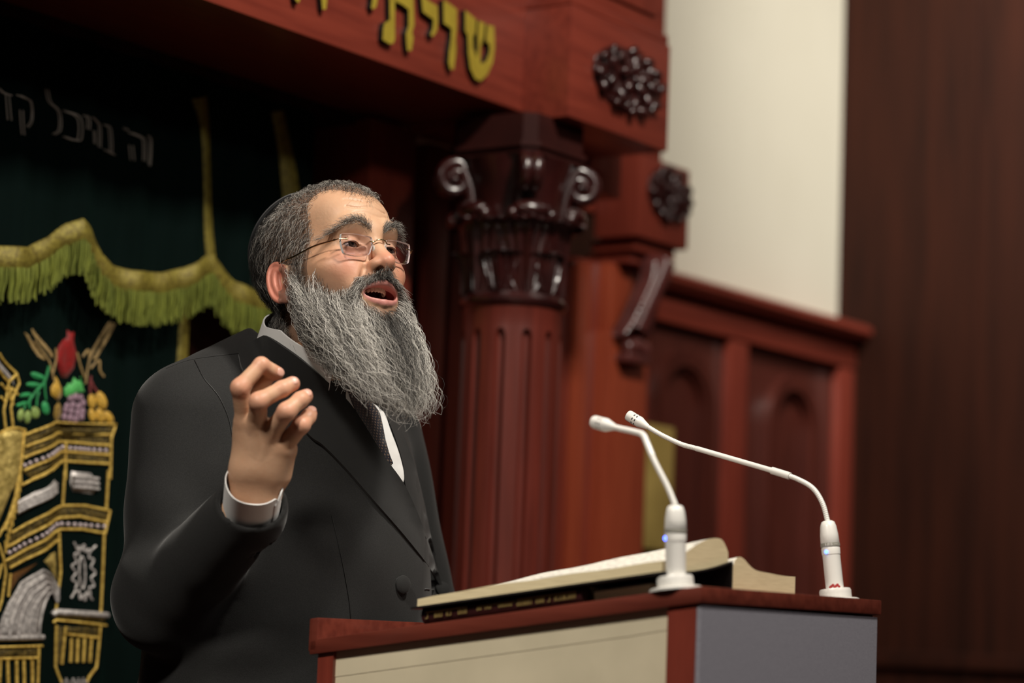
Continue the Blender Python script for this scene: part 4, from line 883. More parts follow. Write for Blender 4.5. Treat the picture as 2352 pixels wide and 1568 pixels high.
# eyes
me_=mat('eye',(.85,.80,.76),.08,coat=.8)
nt=me_.node_tree; bs=nt.nodes['Principled BSDF']; tc=nt.nodes.new('ShaderNodeAttribute'); tc.attribute_name='iris'; rp=nt.nodes.new('ShaderNodeValToRGB'); cr=rp.color_ramp
cr.elements[0].position=0; cr.elements[0].color=(.004,.003,.003,1); cr.elements[1].position=1; cr.elements[1].color=(.55,.44,.40,1)
for p_,c in ((.16,(.004,.003,.003,1)),(.19,(.055,.038,.028,1)),(.40,(.04,.028,.02,1)),(.46,(.02,.012,.01,1)),(.50,(.55,.46,.43,1))): e=cr.elements.new(p_); e.color=c
nt.links.new(tc.outputs['Fac'],rp.inputs[0]); nt.links.new(rp.outputs[0],bs.inputs['Base Color'])
for s in (1,-1):
    V,Fc=ellipsoid((0,0,0),[np.array([1,0,0])*ER,np.array([0,1,0])*ER,np.array([0,0,1])*ER],48,32); gz=np.array([-.06,.99,-.08]); gz/=np.linalg.norm(gz); ang=np.arccos(np.clip(V@gz/ER,-1,1))
    mk('eye',hw(V+np.array([EY[0]*s,EY[1],EY[2]])),Fc,me_,body,True,attr={'iris':ang/1.1})
# teeth
M_teeth=mat('teeth',(.72,.62,.46),.25,coat=.3)
b=MB()
for i in range(-5,6):
    a=i*.25; x=.0175*math.sin(a)*1.05; y=.0655+.0195*math.cos(a); w_=.0036 if i else .0041; R_=np.array([[math.cos(-a),-math.sin(-a),0],[math.sin(-a),math.cos(-a),0],[0,0,1]])
    q=hw([(x,y-.0005,-.0335)])[0]; b.add(*ellipsoid(q,[HR@(R_@np.array([w_,0,0]))*HS*.95,HR@(R_@np.array([0,.0030,0])),HR@np.array([0,0,.0058])*HS],10,8))
b.build('upper_teeth',M_teeth,body,sharp=80)
b=MB()
for i in range(-4,5):
    a=i*.27; x=.0150*math.sin(a); y=.064+.017*math.cos(a); q=hw([(x,y,-.0535)])[0]; b.add(*ellipsoid(q,[HR@np.array([.0027,0,0]),HR@np.array([0,.0027,0]),HR@np.array([0,0,.005])],9,7))
b.build('lower_teeth',M_teeth,body,sharp=80)
# ------------------------------------------------------------ glasses
M_metal=mat('gold_wire',(.42,.32,.18),.25,metal=1)
def glassmat():
    m=bpy.data.materials.new('clear_lens'); m.use_nodes=True; nt=m.node_tree; nt.nodes.remove(nt.nodes['Principled BSDF']); o=[n for n in nt.nodes if n.type=='OUTPUT_MATERIAL'][0]
    t=nt.nodes.new('ShaderNodeBsdfTransparent'); t.inputs[0].default_value=(.93,.90,.93,1); g=nt.nodes.new('ShaderNodeBsdfGlossy'); g.inputs['Roughness'].default_value=.03; f=nt.nodes.new('ShaderNodeValue'); f.outputs[0].default_value=.055
    mx=nt.nodes.new('ShaderNodeMixShader'); nt.links.new(f.outputs[0],mx.inputs[0]); nt.links.new(t.outputs[0],mx.inputs[1]); nt.links.new(g.outputs[0],mx.inputs[2]); nt.links.new(mx.outputs[0],o.inputs[0]); return m
M_lens=glassmat(); M_ledge=mat('polished_lens_edge',(.90,.93,.95),.15,spec=.9,coat=1)
gl=thing('glasses',hw([(0,.09,.02)])[0],0); gl.parent=body; gl.matrix_parent_inverse=Matrix.Identity(4); gl.location=Vector(hw([(0,.09,.02)])[0])-MW[body.name].translation
GX=.000
def gy(x): return .0955-.10*abs(x-GX)-1.0*(x-GX)**2
def gp(x,z,dy=0): return hw([(x,gy(x)+dy+(z-.017)*.12,z)])[0]
for s in (1,-1):
    xi,xo=GX+s*.0100,GX+s*.0540; zb,zt2=.0030,.0300; pts=[]
    cor=[(xi,zt2-.001,.006),(xo,zt2+.0005,.004),(xo-s*.003,zb+.001,.006),(xi+s*.004,zb+.001,.009)]
    k=len(cor)
    for i in range(k):
        p0=np.array(cor[i-1][:2]);p1=np.array(cor[i][:2]);p2=np.array(cor[(i+1)%k][:2]);r_=cor[i][2]
        a=p1+(p0-p1)/np.linalg.norm(p0-p1)*r_; c=p1+(p2-p1)/np.linalg.norm(p2-p1)*r_
        for t in np.linspace(0,1,7): pts.append((1-t)**2*a+2*t*(1-t)*p1+t*t*c)
    q=[]                                  # bow the straight runs
    for i in range(len(pts)):
        a=pts[i]; c=pts[(i+1)%len(pts)]
        for t in ([0] if np.linalg.norm(c-a)<.004 else np.linspace(0,1,6)[:-1]):
            m_=a+(c-a)*t; bw=math.sin(math.pi*t)*.0012; 
            cc=np.array([(xi+xo)/2,(zb+zt2)/2]); dd=m_-cc; m_=m_+dd/np.linalg.norm(dd)*bw; q.append(m_)
    n_=len(q); cc=sum(q)/n_; V=[];Fc=[];mi=[]
    for dy in (0,-.0036):
        for sc_ in (1,.66,.33): V+= [gp(cc[0]+(x-cc[0])*sc_,cc[1]+(z-cc[1])*sc_,dy) for x,z in q]
        V.append(gp(cc[0],cc[1],dy))
    half_=3*n_+1
    for h_ in (0,1):
        o_=h_*half_
        for r_ in range(2):
            for i in range(n_): Fc.append((o_+r_*n_+i,o_+r_*n_+(i+1)%n_,o_+(r_+1)*n_+(i+1)%n_,o_+(r_+1)*n_+i)); mi.append(0)
        for i in range(n_): Fc.append((o_+2*n_+i,o_+2*n_+(i+1)%n_,o_+3*n_)); mi.append(0)
    for i in range(n_): Fc.append((i,(i+1)%n_,half_+(i+1)%n_,half_+i)); mi.append(1)
    lo=mk('lens',V,Fc,[M_lens,M_ledge],gl,False)
    for p_,i in zip(lo.data.polygons,mi): p_.material_index=i
    # temple
    b=MB(); hx=xo-s*.0012; hz=.0225
    b.add(*tube([gp(hx-s*.007,hz,.0012),gp(hx,hz,.0012),gp(xo+s*.003,hz,.0008),hw([(xo+s*.0055,gy(xo)-.006,hz)])[0]],.0008,8))
    th=hw([(xo+s*.0055,gy(xo)-.006,hz)])[0]; b.add(*ellipsoid(th,[HR[:,0]*.0014,HR[:,1]*.003,HR[:,2]*.0016],8,6))
    b.add(*tube(smooth_path([th,hw([(s*.0715,.055,.0215)])[0],hw([(s*.0765,.02,.0190)])[0],hw([(s*.0785,-.008,.019)])[0],hw([(s*.079,-.020,.006)])[0]],6),.0013,8)); b.build('temple_arm',M_metal,gl)
    b=MB(); b.add(*ellipsoid(hw([(s*.0088+GX*.3,.0925,.015)])[0],[HR[:,0]*.0012,HR[:,1]*.0035,HR[:,2]*.005],10,7)); b.build('nose_pad',mat('clear_pad',(.6,.55,.5),.2),gl)
b=MB(); xi=.0100; b.add(*tube(smooth_path([gp(GX+xi+.006,.0225,.0012),gp(GX+xi,.0225,.0014),gp(GX+.006,.0245,.0035),gp(GX,.0252,.004),gp(GX-.006,.0245,.0035),gp(GX-xi,.0225,.0014),gp(GX-xi-.006,.0225,.0012)],5),.0009,8)); b.build('bridge',M_metal,gl)
# ------------------------------------------------------------ hair
def hairmat(name,stops,rough=.38):
    m=mat(name,(.1,.1,.1),rough,spec=.6); nt=m.node_tree; bs=nt.nodes['Principled BSDF']; a=nt.nodes.new('ShaderNodeAttribute'); a.attribute_name='grey'; r=nt.nodes.new('ShaderNodeValToRGB')
    cr=r.color_ramp; cr.elements[0].position=stops[0][0]; cr.elements[0].color=(*stops[0][1],1); cr.elements[1].position=stops[-1][0]; cr.elements[1].color=(*stops[-1][1],1)
    for p_,c in stops[1:-1]: e=cr.elements.new(p_); e.color=(*c,1)
    nt.links.new(a.outputs['Fac'],r.inputs[0]); nt.links.new(r.outputs[0],bs.inputs['Base Color']); return m
G0,G1,G2,G3_=(.012,.010,.009),(.10,.09,.08),(.42,.39,.35),(.92,.88,.82)
M_beard=hairmat('grey_beard_hair',[(0,G0),(.22,(.03,.026,.024)),(.45,G1),(.7,G2),(1,G3_)])
M_hair=hairmat('grey_hair',[(0,G0),(.40,(.022,.02,.018)),(.62,G1),(.85,G2),(1,(.62,.59,.54))])
def strands(name,paths,r0,m,grey,parent,tip=.35,label=None):
    Q=np.asarray(paths); n,K,_=Q.shape; T=np.gradient(Q,axis=1); T/=np.linalg.norm(T,axis=2)[...,None]+1e-12
    a=RNG.normal(size=(n,1,3)); E=a-T*(a*T).sum(-1,keepdims=True); E/=np.linalg.norm(E,axis=2)[...,None]+1e-12; B=np.cross(T,E)
    R_=(np.asarray(r0)*np.ones(n))[:,None]*np.interp(np.linspace(0,1,K),[0,.7,1],[1,.9,tip])[None,:]; V=[]
    for j in range(3):
        th=2*math.pi*j/3; V.append(Q+R_[...,None]*(E*math.cos(th)+B*math.sin(th)))
    V=np.stack(V,2).reshape(-1,3); base=(np.arange(n)*K*3)[:,None,None]+(np.arange(K-1)*3)[None,:,None]+np.arange(3)[None,None,:]; nx=base-np.arange(3)[None,None,:]+((np.arange(3)+1)%3)[None,None,:]
    F_=np.stack([base,nx,nx+3,base+3],-1).reshape(-1,4)
    return mk(name,V,F_,m,parent,True,attr={'grey':np.repeat(grey,K*3)},label=label)
def roots(mask,n):
    w=mask.astype(float); w/=w.sum(); i=RNG.choice(len(hv),n,p=w); return hv[i]+RNG.normal(size=(n,3))*.0006,hn[i]
def curlify(base,amp,wl,ramp=.8,lock=0):
    """lock>0: strands whose roots share a cell curl together"""
    n,K,_=base.shape; T=np.gradient(base,axis=1); L=np.linalg.norm(np.diff(base,axis=1),axis=2).sum(1); T/=np.linalg.norm(T,axis=2)[...,None]+1e-12
    a=RNG.normal(size=(n,1,3)); r1=RNG.uniform(.6,1.7,n); r2=RNG.uniform(0,6.28,n); r3=RNG.uniform(.35,1.5,n); r4=RNG.uniform(.2,1,n)
    if lock:
        cell=np.floor(base[:,0]/lock).astype(int)+50; h=(cell[:,0]*7919+cell[:,1]*104729+cell[:,2]*1299709)%997; tb=np.random.default_rng(3).uniform(0,1,(997,7)); q=tb[h]
        a=a*.35+(q[:,None,0:3]*2-1)*1.2; r1=(.7+.7*q[:,3])*(1+RNG.normal(0,.10,n)); r2=q[:,4]*6.28+RNG.normal(0,.7,n); r3=(.5+.9*q[:,5])*RNG.uniform(.6,1.3,n); r4=.3+.7*q[:,6]
    E=a-T*(a*T).sum(-1,keepdims=True); E/=np.linalg.norm(E,axis=2)[...,None]+1e-12; B=np.cross(T,E); t=np.linspace(0,1,K)[None,:]
    w=2*math.pi*L[:,None]/(wl*r1)[:,None]; ph=r2[:,None]; A_=(amp*r3)[:,None]*t**ramp; fl_=r4[:,None]; w_=w*t
    return base+E*(A_*np.sin(w_+ph))[...,None]+B*(A_*fl_*np.cos(w_+ph))[...,None]-(E*(A_*np.sin(ph))[...,None]+B*(A_*fl_*np.cos(ph))[...,None])*(1-t)[...,None]
def bez(p0,p1,p2,p3,K):
    t=np.linspace(0,1,K)[None,:,None]; p0,p1,p2,p3=[q[:,None,:] for q in (p0,p1,p2,p3)]
    return (1-t)**3*p0+3*(1-t)**2*t*p1+3*(1-t)*t*t*p2+t**3*p3
JV=hv+RNG.normal(0,.0018,hv.shape); X_,Y_,Z_=JV[:,0],JV[:,1],JV[:,2]; ax_=np.abs(X_)
# beard
top=np.interp(ax_,[0,.012,.028,.036,.046,.058,.068,.078],[-.066,-.065,-.052,-.038,-.035,-.028,-.012,.016])
bm_=(Z_<top)&(Z_>-.125)&(Y_>np.where(Z_>-.05,.000,-.01))&(hn[:,1]>-.55)&(ax_<.0775)&~((np.hypot(X_/.031,(Z_+.0428)/.0205)<1)&(Y_>.05))&(lip<.05)&(inner<.5)
def beard(n,K,rad,lo,hi,ampl,wl,gmean,tuft=0):
    p,nr=roots(bm_,n); th=np.arctan2(p[:,0],p[:,1]-.0)               # 0 front, + his right
    th=np.clip(th,-1.75,1.75); s=th/1.6
    dz=np.clip((top_at(p)-p[:,2])/.07,0,1)                           # 0 at upper edge, 1 under the jaw
    u1=RNG.uniform(0,1,n); rad_=np.clip(1-dz*.75,.15,1)*np.sqrt(RNG.uniform(.35,1,n))
    thj=s+RNG.normal(0,.10,n)
    ex=.071*np.sin(thj*1.45)*rad_; ey=.050+(.088*np.cos(thj*1.5))*(.45+.55*rad_)+.004; ez=-.127-.078*np.cos(thj*1.25)+(1-rad_)*.008
    E_=np.stack([ex,ey,ez],1); frac=RNG.uniform(lo,hi,n)[:,None]
    E_=p+(E_-p)*frac+RNG.normal(0,.0045,(n,3))
    L=np.linalg.norm(E_-p,axis=1)[:,None]; bul=np.clip(L*.30,.004,.026)
    p1=p+nr*bul*.62+np.array([0,-.02,-.5])*L*.18; p2=E_+(p-E_)*.33+nr*np.array([1,1,.2])*bul*.9*RNG.uniform(.5,1.1,(n,1))
    base=bez(p,p1,p2,E_,K); Q=curlify(base,ampl,wl,.7,.0065 if lo<.9 else 0)
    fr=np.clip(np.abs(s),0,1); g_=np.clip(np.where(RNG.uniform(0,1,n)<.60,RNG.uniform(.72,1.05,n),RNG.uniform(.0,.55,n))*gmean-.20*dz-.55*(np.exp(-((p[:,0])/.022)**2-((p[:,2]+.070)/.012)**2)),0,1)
    return hw(Q.reshape(-1,3)).reshape(Q.shape),g_
def top_at(p): return np.interp(np.abs(p[:,0]),[0,.012,.028,.036,.046,.058,.068,.078],[-.066,-.065,-.052,-.038,-.035,-.028,-.012,.016])
KB=46
parts=[beard(6200,KB,0,.72,1.06,.0040,.027,1.05),beard(5200,KB,0,.35,.85,.0042,.024,1.0),beard(2200,KB,0,.06,.34,.0034,.017,1.0)]
def resample(Q,K): 
    n,k,_=Q.shape; t=np.linspace(0,k-1,K); i=np.minimum(t.astype(int),k-2); f=(t-i)[None,:,None]; return Q[:,i]*(1-f)+Q[:,i+1]*f
BQ=np.vstack([resample(q,KB) for q,_ in parts]); BG=np.concatenate([g for _,g in parts])
q,g_=beard(420,KB,0,.95,1.16,.0095,.036,1.2); BQ=np.vstack([BQ,q]); BG=np.concatenate([BG,g_])   # stray curls
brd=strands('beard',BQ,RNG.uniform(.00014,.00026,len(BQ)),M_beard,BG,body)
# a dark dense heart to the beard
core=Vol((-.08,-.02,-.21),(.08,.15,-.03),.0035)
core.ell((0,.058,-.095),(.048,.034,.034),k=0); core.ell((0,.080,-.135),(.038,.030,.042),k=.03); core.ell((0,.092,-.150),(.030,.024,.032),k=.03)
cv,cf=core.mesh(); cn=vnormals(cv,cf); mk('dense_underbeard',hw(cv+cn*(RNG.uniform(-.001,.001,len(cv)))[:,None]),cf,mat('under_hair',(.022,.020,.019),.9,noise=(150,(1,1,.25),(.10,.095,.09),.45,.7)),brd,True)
# moustache
mm=(np.abs(Z_+.0235-.0)<.0085+0*ax_)&(ax_<.032)&(Y_>.070)&(Z_>-.0345-.0)&(Z_<-.0155-.25*ax_)
lipt=np.interp(ax_,[0,.01,.02,.0265,.034],[-.0262,-.027,-.0305,-.038,-.044]); mm=(Z_>lipt-.001)&(Z_<np.interp(ax_,[0,.012,.024,.036],[-.0150,-.0175,-.024,-.035]))&(ax_<.037)&(Y_>.065)
mm&=(lip<.05)
mm|=(lip<.05)&(ax_>.0285)&(ax_<.037)&(Z_<-.035)&(Z_>-.060)&(Y_>.06)
p,nr=roots(mm,2600); n=len(p); sg=np.sign(p[:,0]+RNG.normal(0,.001,n)); out=np.clip(np.abs(p[:,0])/.03,0,1)
dr=np.stack([sg*(.35+.35*out),.10+0*out,-.62-.25*out],1); dr+=nr*.35+RNG.normal(0,.18,(n,3)); L=(RNG.uniform(.005,.010,n)+.008*out*RNG.uniform(0,1,n))[:,None]
K=9; base=bez(p,p+nr*L*.4+dr*L*.2,p+dr*L*.65+nr*L*.22,p+dr*L+nr*L*.05,K); Q=curlify(base,.0007,.008)
strands('moustache',hw(Q.reshape(-1,3)).reshape(Q.shape),.00020,M_beard,np.clip(RNG.beta(1.6,1.9,n)*(.7+.5*out),0,1),body)
# head hair
fr_=np.interp(ax_,[0,.02,.04,.055,.066,.076],[.078,.070,.046,.036,.034,.022])
earm=(np.abs(Y_+.012)<.023)&(np.abs(Z_+.003)<.031)&(ax_>.069)
fr2=np.where(Z_<.045,np.interp(Z_,[-.02,.01,.045],[.026,.026,.034]),fr_)
hm_=(Y_<fr2)&(Z_>np.where(Y_>-.012,-.022,-.068))&~earm&(ax_<.083)&((Z_>.02)|(Y_>-.004)|(Y_<-.034))
def hair(n,l0,l1,amp):
    p,nr=roots(hm_,n); up=np.clip((p[:,2]-.06)/.06,0,1)[:,None]
    flow=np.stack([np.sign(p[:,0])*.15*np.ones(n),np.where(p[:,2]<.03,-.15,-.55)+0*p[:,0],-.85*np.ones(n)],1)*(1-up)+np.array([0,.25,.15])*up*RNG.uniform(-1,1.3,(n,1))+RNG.normal(0,.28,(n,3))
    flow-=nr*(flow*nr).sum(1,keepdims=True); L=RNG.uniform(l0,l1,n)[:,None]*np.where(p[:,2:3]>.09,.62,1.0)
    base=bez(p,p+nr*L*.35,p+nr*L*.45+flow*L*.5,p+nr*L*.26+flow*L,18); Q=curlify(base,amp,.028,.8,.010)
    cl=np.sin(p[:,1]*210+p[:,2]*90)*np.sin(p[:,2]*170-p[:,1]*60+p[:,0]*120)*.5+.5; pr=.22+.24*(p[:,1]>-.03)-.16*(p[:,1]<-.06)+.22*(cl-.5); g_=np.where(RNG.uniform(0,1,n)<pr,RNG.uniform(.72,1.0,n),RNG.uniform(0,.5,n))
    return hw(Q.reshape(-1,3)).reshape(Q.shape),g_
a1=hair(19000,.012,.024,.0022); strands('hair',a1[0],RNG.uniform(.00013,.00022,len(a1[0])),M_hair,a1[1],body)
# scalp shadow of dense short roots
# eyebrows
for s in (1,-1):
    cur_=[(.0085,.041),(.018,.0480),(.029,.0515),(.040,.049),(.054,.036)]; n=560; t=RNG.uniform(0,1,n)**.9; cx_=np.interp(t,np.linspace(0,1,5),[c[0] for c in cur_]); cz_=np.interp(t,np.linspace(0,1,5),[c[1] for c in cur_])+RNG.normal(0,.0030,n)*(1-.55*t)
    P0=[];N0=[]
    for x,z in zip(cx_,cz_):
        h=hbvh.ray_cast(Vector((x*s,.2,z)),Vector((0,-1,0)))
        P0.append(np.array(h[0])); N0.append(np.array(h[1]))
    P0=np.array(P0);N0=np.array(N0); dr=np.stack([s*(.2+.8*t),-.25*t,.75-1.15*t],1)+RNG.normal(0,.2,(n,3)); L=RNG.uniform(.007,.0135,n)[:,None]
    base=bez(P0,P0+N0*L*.4+dr*L*.2,P0+N0*L*.45+dr*L*.6,P0+N0*L*.25+dr*L+np.array([0,0,-.10])*L,8); Q=curlify(base,.0006,.012)
    strands('eyebrow',hw(Q.reshape(-1,3)).reshape(Q.shape),.00015,M_hair,np.clip(np.where(RNG.uniform(0,1,n)<.45,RNG.uniform(.65,.95,n),RNG.uniform(.3,.65,n)),0,1),body)
# lashes: thin dark lid line
for s in (1,-1):
    q=[]; b=MB()
    for t in np.linspace(0,1,12):
        x=.0180+.0240*t; z=EY[2]-.0016+.0032*math.sin(math.pi*min(1,t*1.05))**.8-.001*t; q.append(hw([(x*s,EY[1]+math.sqrt(max(1e-6,(ER+.0022)**2-(x-EY[0])**2-(z-EY[2])**2)) if (x-EY[0])**2+(z-EY[2])**2<(ER+.0022)**2 else EY[1]+.004,z)])[0]+HR[:,1]*.0006)
    b.add(*tube(q,.00045,6)); b.build('eyelashes',mat('lash',(.02,.012,.01),.6),body)
# skullcap
kc=np.array([0,-.024,.045]); kd=np.array([0,-.82,.57]); kd/=np.linalg.norm(kd); k1=np.array([1,0,0.]); k2=np.cross(kd,k1); V=[];Fc=[]; nr_,ns_=22,64
kr=np.array([.0745+.0125,.099+.0125,.083+.0115])
for lay in (0,1):
    for i in range(nr_+1):
        ph=math.radians(43)*i/nr_
        for j in range(ns_):
            a=2*math.pi*j/ns_; d=kd*math.cos(ph)+(k1*math.cos(a)+k2*math.sin(a))*math.sin(ph); V.append(kc+d*(kr-lay*.003)*(1+.004*math.cos(4*a)*math.sin(ph)))
m_=(nr_+1)*ns_
for i in range(nr_):
    for j in range(ns_):
        q=(i*ns_+j,i*ns_+(j+1)%ns_,(i+1)*ns_+(j+1)%ns_,(i+1)*ns_+j); Fc.append(q); Fc.append(tuple(m_+k for k in q[::-1]))
for j in range(ns_): Fc.append((nr_*ns_+j,nr_*ns_+(j+1)%ns_,m_+nr_*ns_+(j+1)%ns_,m_+nr_*ns_+j))
M_kip=mat('black_velvet_cap',(.006,.006,.007),.9,sheen=.15)
kp=mk('skullcap',hw(V),Fc,M_kip,body)
bm=bmesh.new(); bm.from_mesh(kp.data); bmesh.ops.recalc_face_normals(bm,faces=bm.faces[:]); bm.to_mesh(kp.data); bm.free()
b=MB(); b.add(*tube([hw([kc+(kd*math.cos(math.radians(43))+(k1*math.cos(a)+k2*math.sin(a))*math.sin(math.radians(43)))*kr*1.005*(1+.004*math.cos(4*a)*.83)])[0] for a in np.linspace(0,2*math.pi,65)],.0014,7)); b.build('cap_piping',mat('cap_edge',(.03,.03,.032),.6),kp)
# ------------------------------------------------------------ suit
jk=Vol((-.66,3.0,.66),(.06,3.85,1.54),.0042)
jk.ell(tw(0,.042,1.10),(.198,.182,.27),k=.06,R=TR); jk.ell(tw(0,.005,1.27),(.205,.150,.165),k=.06,R=TR); jk.ell(tw(0,.0,.92),(.195,.165,.25),k=.06,R=TR)
jk.cap(tw(.145,-.005,1.352),tw(-.150,-.005,1.352),.066,.068,k=.05)
jk.cap(tw(.10,-.005,1.385),tw(.035,.0,1.432),.050,.050,k=.05); jk.cap(tw(-.10,-.005,1.385),tw(-.035,.0,1.432),.050,.050,k=.05)
SJ=tw(.178,-.005,1.335); SJL=tw(-.185,-.005,1.335)
jk.cap(SJ,EL,.073,.062,k=.02); jk.ell(EL+np.array([.003,.0,.0]),(.065,.065,.062),k=.03)
CUF=P(578,1152,3.090); CA=P(580,1095,3.052)-P(571,1165,3.098); CA/=np.linalg.norm(CA)
jk.cap(EL,CUF-CA*.012,.063,.046,k=.022); jk.cap(CUF-CA*.03,CUF+CA*.01,.046,.0435,k=.01)
jk.cap(SJL,ELL,.075,.062,k=.02); jk.cap(ELL,WRL,.062,.046,k=.02)
jk.ell(tw(0,.005,.80),(.200,.165,.32),k=.05,R=TR)
I,X=jk.sl((-.7,2.9,.6),(.1,3.9,.75)); jk.d[I]=np.maximum(jk.d[I],(.695-X[...,2]).astype(np.float32))
# open sleeve end
def plane_cut(c,nrm,rad):
    c=np.array(c,np.float32); nrm=np.array(nrm,np.float32)
    lo=c-rad;hi=c+rad; I,X=jk.sl(lo,hi); q=X-c; a=q@nrm; rr_=np.linalg.norm(q-a[...,None]*nrm,axis=-1); f=np.maximum(-a,rr_-rad*.7); jk.d[I]=np.maximum(jk.d[I],-f)
plane_cut(CUF+CA*.002,CA,.08); jk.cap(CUF+CA*.06,CUF-CA*.05,.0400,.0395,k=.002,mode='s')
plane_cut(WRL,(WRL-ELL)/np.linalg.norm(WRL-ELL),.08)
# neck hole
NBW=tw(.012,.045,1.47)
jk.cap(tw(.0,.03,1.40),NBW+np.array([0,0,.1]),.062,.075,k=.012,mode='s')
# wrinkles
I,X=jk.sl(jk.lo,jk.lo+np.array(jk.sh)*jk.h)
near=np.abs(jk.d)<.03
def dseg(X,a,c):
    e=c-a; p=X-a; t=np.clip((p@e)/(e@e),0,1); return np.linalg.norm(p-t[...,None]*e,axis=-1),t
Xn=X[near].astype(float); dd=np.zeros(len(Xn))
ua=(EL-SJ)/np.linalg.norm(EL-SJ); d1,t1=dseg(Xn,SJ,EL); w1=np.clip(1-(d1-.05)/.06,0,1); al=(Xn-SJ)@ua; sd_=(Xn-SJ)@np.cross(ua,tf)
dd+=w1*t1**.8*.0042*np.sin(al*62+sd_*26+2*np.sin(sd_*22))*np.clip(t1*1.6,0,1)
d2,t2=dseg(Xn,EL,CUF); w2=np.clip(1-(d2-.04)/.05,0,1); al2=(Xn-EL)@FD; dd+=w2*.0034*np.sin(al2*70+Xn[:,2]*30)*np.clip(1-t2*1.5,0,1)
rel=(Xn-TM)@TR; wt=np.clip((d1-.085)/.04,0,1)*np.clip((d2-.08)/.04,0,1)
dd+=wt*(.0022*np.sin(rel[:,2]*48+rel[:,0]*22+1.5*np.sin(rel[:,0]*15))*np.clip((1.12-rel[:,2])/.12,0,1)+.0010*np.sin(rel[:,0]*60+rel[:,2]*25))
jk.d[near]+=dd.astype(np.float32)
del X
jv,jf=jk.mesh()
# soften
for _ in range(2):
    acc=np.zeros_like(jv); ct=np.zeros(len(jv))
    for a_,c_ in ((0,1),(1,2),(2,3),(3,0)):
        np.add.at(acc,jf[:,a_],jv[jf[:,c_]]); np.add.at(acc,jf[:,c_],jv[jf[:,a_]]); np.add.at(ct,jf[:,a_],1); np.add.at(ct,jf[:,c_],1)
    jv=jv*.4+.6*acc/ct[:,None]
M_suit=mat('black_wool_suit',(.016,.016,.016),.85,spec=.25,sheen=.16,noise=(700,(1,1,1),(.021,.021,.021),.4,.6),bump=(900,(1,1,1),.25,.0008))
M_lapel=mat('lapel_wool',(.019,.019,.019),.85,spec=.25,sheen=.18,bump=(900,(1,1,1),.25,.0008))
jac=mk('jacket',jv,jf,M_suit,body)
jb=BVHTree.FromPolygons([tuple(v) for v in jv],[tuple(int(i) for i in f) for f in jf])
def onj(px,py,off,bv_=None,maxd=None):
    d=ray(px,py); d=d/np.linalg.norm(d); h=(bv_ or jb).ray_cast(Vector(CAM),Vector(d))
    if h[0] is None: return None
    n_=np.array(h[1]); n_=n_ if n_@d<0 else -n_
    return np.array(h[0])+n_*off*.6-d*off*.4,n_
def cloth(name,pts,off,th,m,parent,step=11,bv_=None,edge=.0,clampto=None,extra=None,sm=4):
    """a piece of cloth lying on the body surface; outline given as photo points"""
    pts=np.array(smooth_path([(x,y,0) for x,y in pts+[pts[0]]],sm)[:-1,:2]) if sm else np.array(pts,float)
    q=[pts[0]]
    for p_ in pts[1:]:
        if np.linalg.norm(p_-q[-1])>2.5: q.append(p_)
    pts=np.array(q); k=len(pts); lo=pts.min(0);hi=pts.max(0)
    def ins(x,y):
        c=False
        for i in range(k):
            x1,y1=pts[i]; x2,y2=pts[(i+1)%k]
            if (y1>y)!=(y2>y) and x<(x2-x1)*(y-y1)/(y2-y1)+x1: c=not c
        return c
    V=[tuple(p_) for p_ in pts]
    for x in np.arange(lo[0]+step/2,hi[0],step):
        for y in np.arange(lo[1]+step/2,hi[1],step):
            if ins(x,y) and np.min(np.hypot(pts[:,0]-x,pts[:,1]-y))>step*.4: V.append((x,y))
    r=delaunay_2d_cdt([Vector((x,-y)) for x,y in V],[(i,(i+1)%k) for i in range(k)],[],1,1e-7)
    H=[]; 
    for v in r[0]:
        h=onj(v[0],-v[1],off,bv_); H.append(h)
    ok=[i for i,h in enumerate(H) if h is not None]
    OKP=np.array([[r[0][i][0],r[0][i][1]] for i in ok])
    out=[]
    for i,h in enumerate(H):
        if h is None:
            j=ok[int(np.argmin(((OKP-np.array(r[0][i][:2]))**2).sum(1)))]; dpt=(H[j][0]-CAM)@fw; out.append((P(r[0][i][0],-r[0][i][1],dpt),H[j][1]))
        else: out.append(h)
    # smooth depth a little
    D=np.array([(o_[0]-CAM)@fw for o_ in out]); nb_=[set() for _ in out]
    for f in r[2]:
        for a in range(len(f)): nb_[f[a]].add(f[(a+1)%len(f)]); nb_[f[(a+1)%len(f)]].add(f[a])
    for _ in range(3): D=np.array([min(D[i],.5*D[i]+.5*np.mean([D[j] for j in nb_[i]])) if nb_[i] else D[i] for i in range(len(D))])
    Vt=np.array([P(v[0],-v[1],dp) for v,dp in zip(r[0],D)]); M_n=len(Vt); Nn=np.array([o_[1] for o_ in out])
    if extra is not None: Vt=extra(Vt,np.array([(v[0],-v[1]) for v in r[0]]))
    fr_=[]
    for f in r[2]:
        a,b_,c=[Vt[i] for i in f[:3]]; nn=np.cross(b_-a,c-a); f=list(f); fr_.append(f if nn@(CAM-a)>0 else f[::-1])
    dirs=Vt-CAM; dirs/=np.linalg.norm(dirs,axis=1)[:,None]; Bk=Vt-Nn*th*.7+dirs*th*.5
    ed={(f[i],f[(i+1)%len(f)]) for f in fr_ for i in range(len(f))}
    Fc=fr_+[[i+M_n for i in f][::-1] for f in fr_]+[(a+M_n,b_+M_n,b_,a) for (a,b_) in ed if (b_,a) not in ed]
    o=mk(name,np.vstack([Vt,Bk]),Fc,m,parent,True); shp(o,50); return o
M_shirt=mat('white_shirt',(.84,.83,.82),.75,sheen=.1,bump=(700,(1,1,1),.2,.0005))
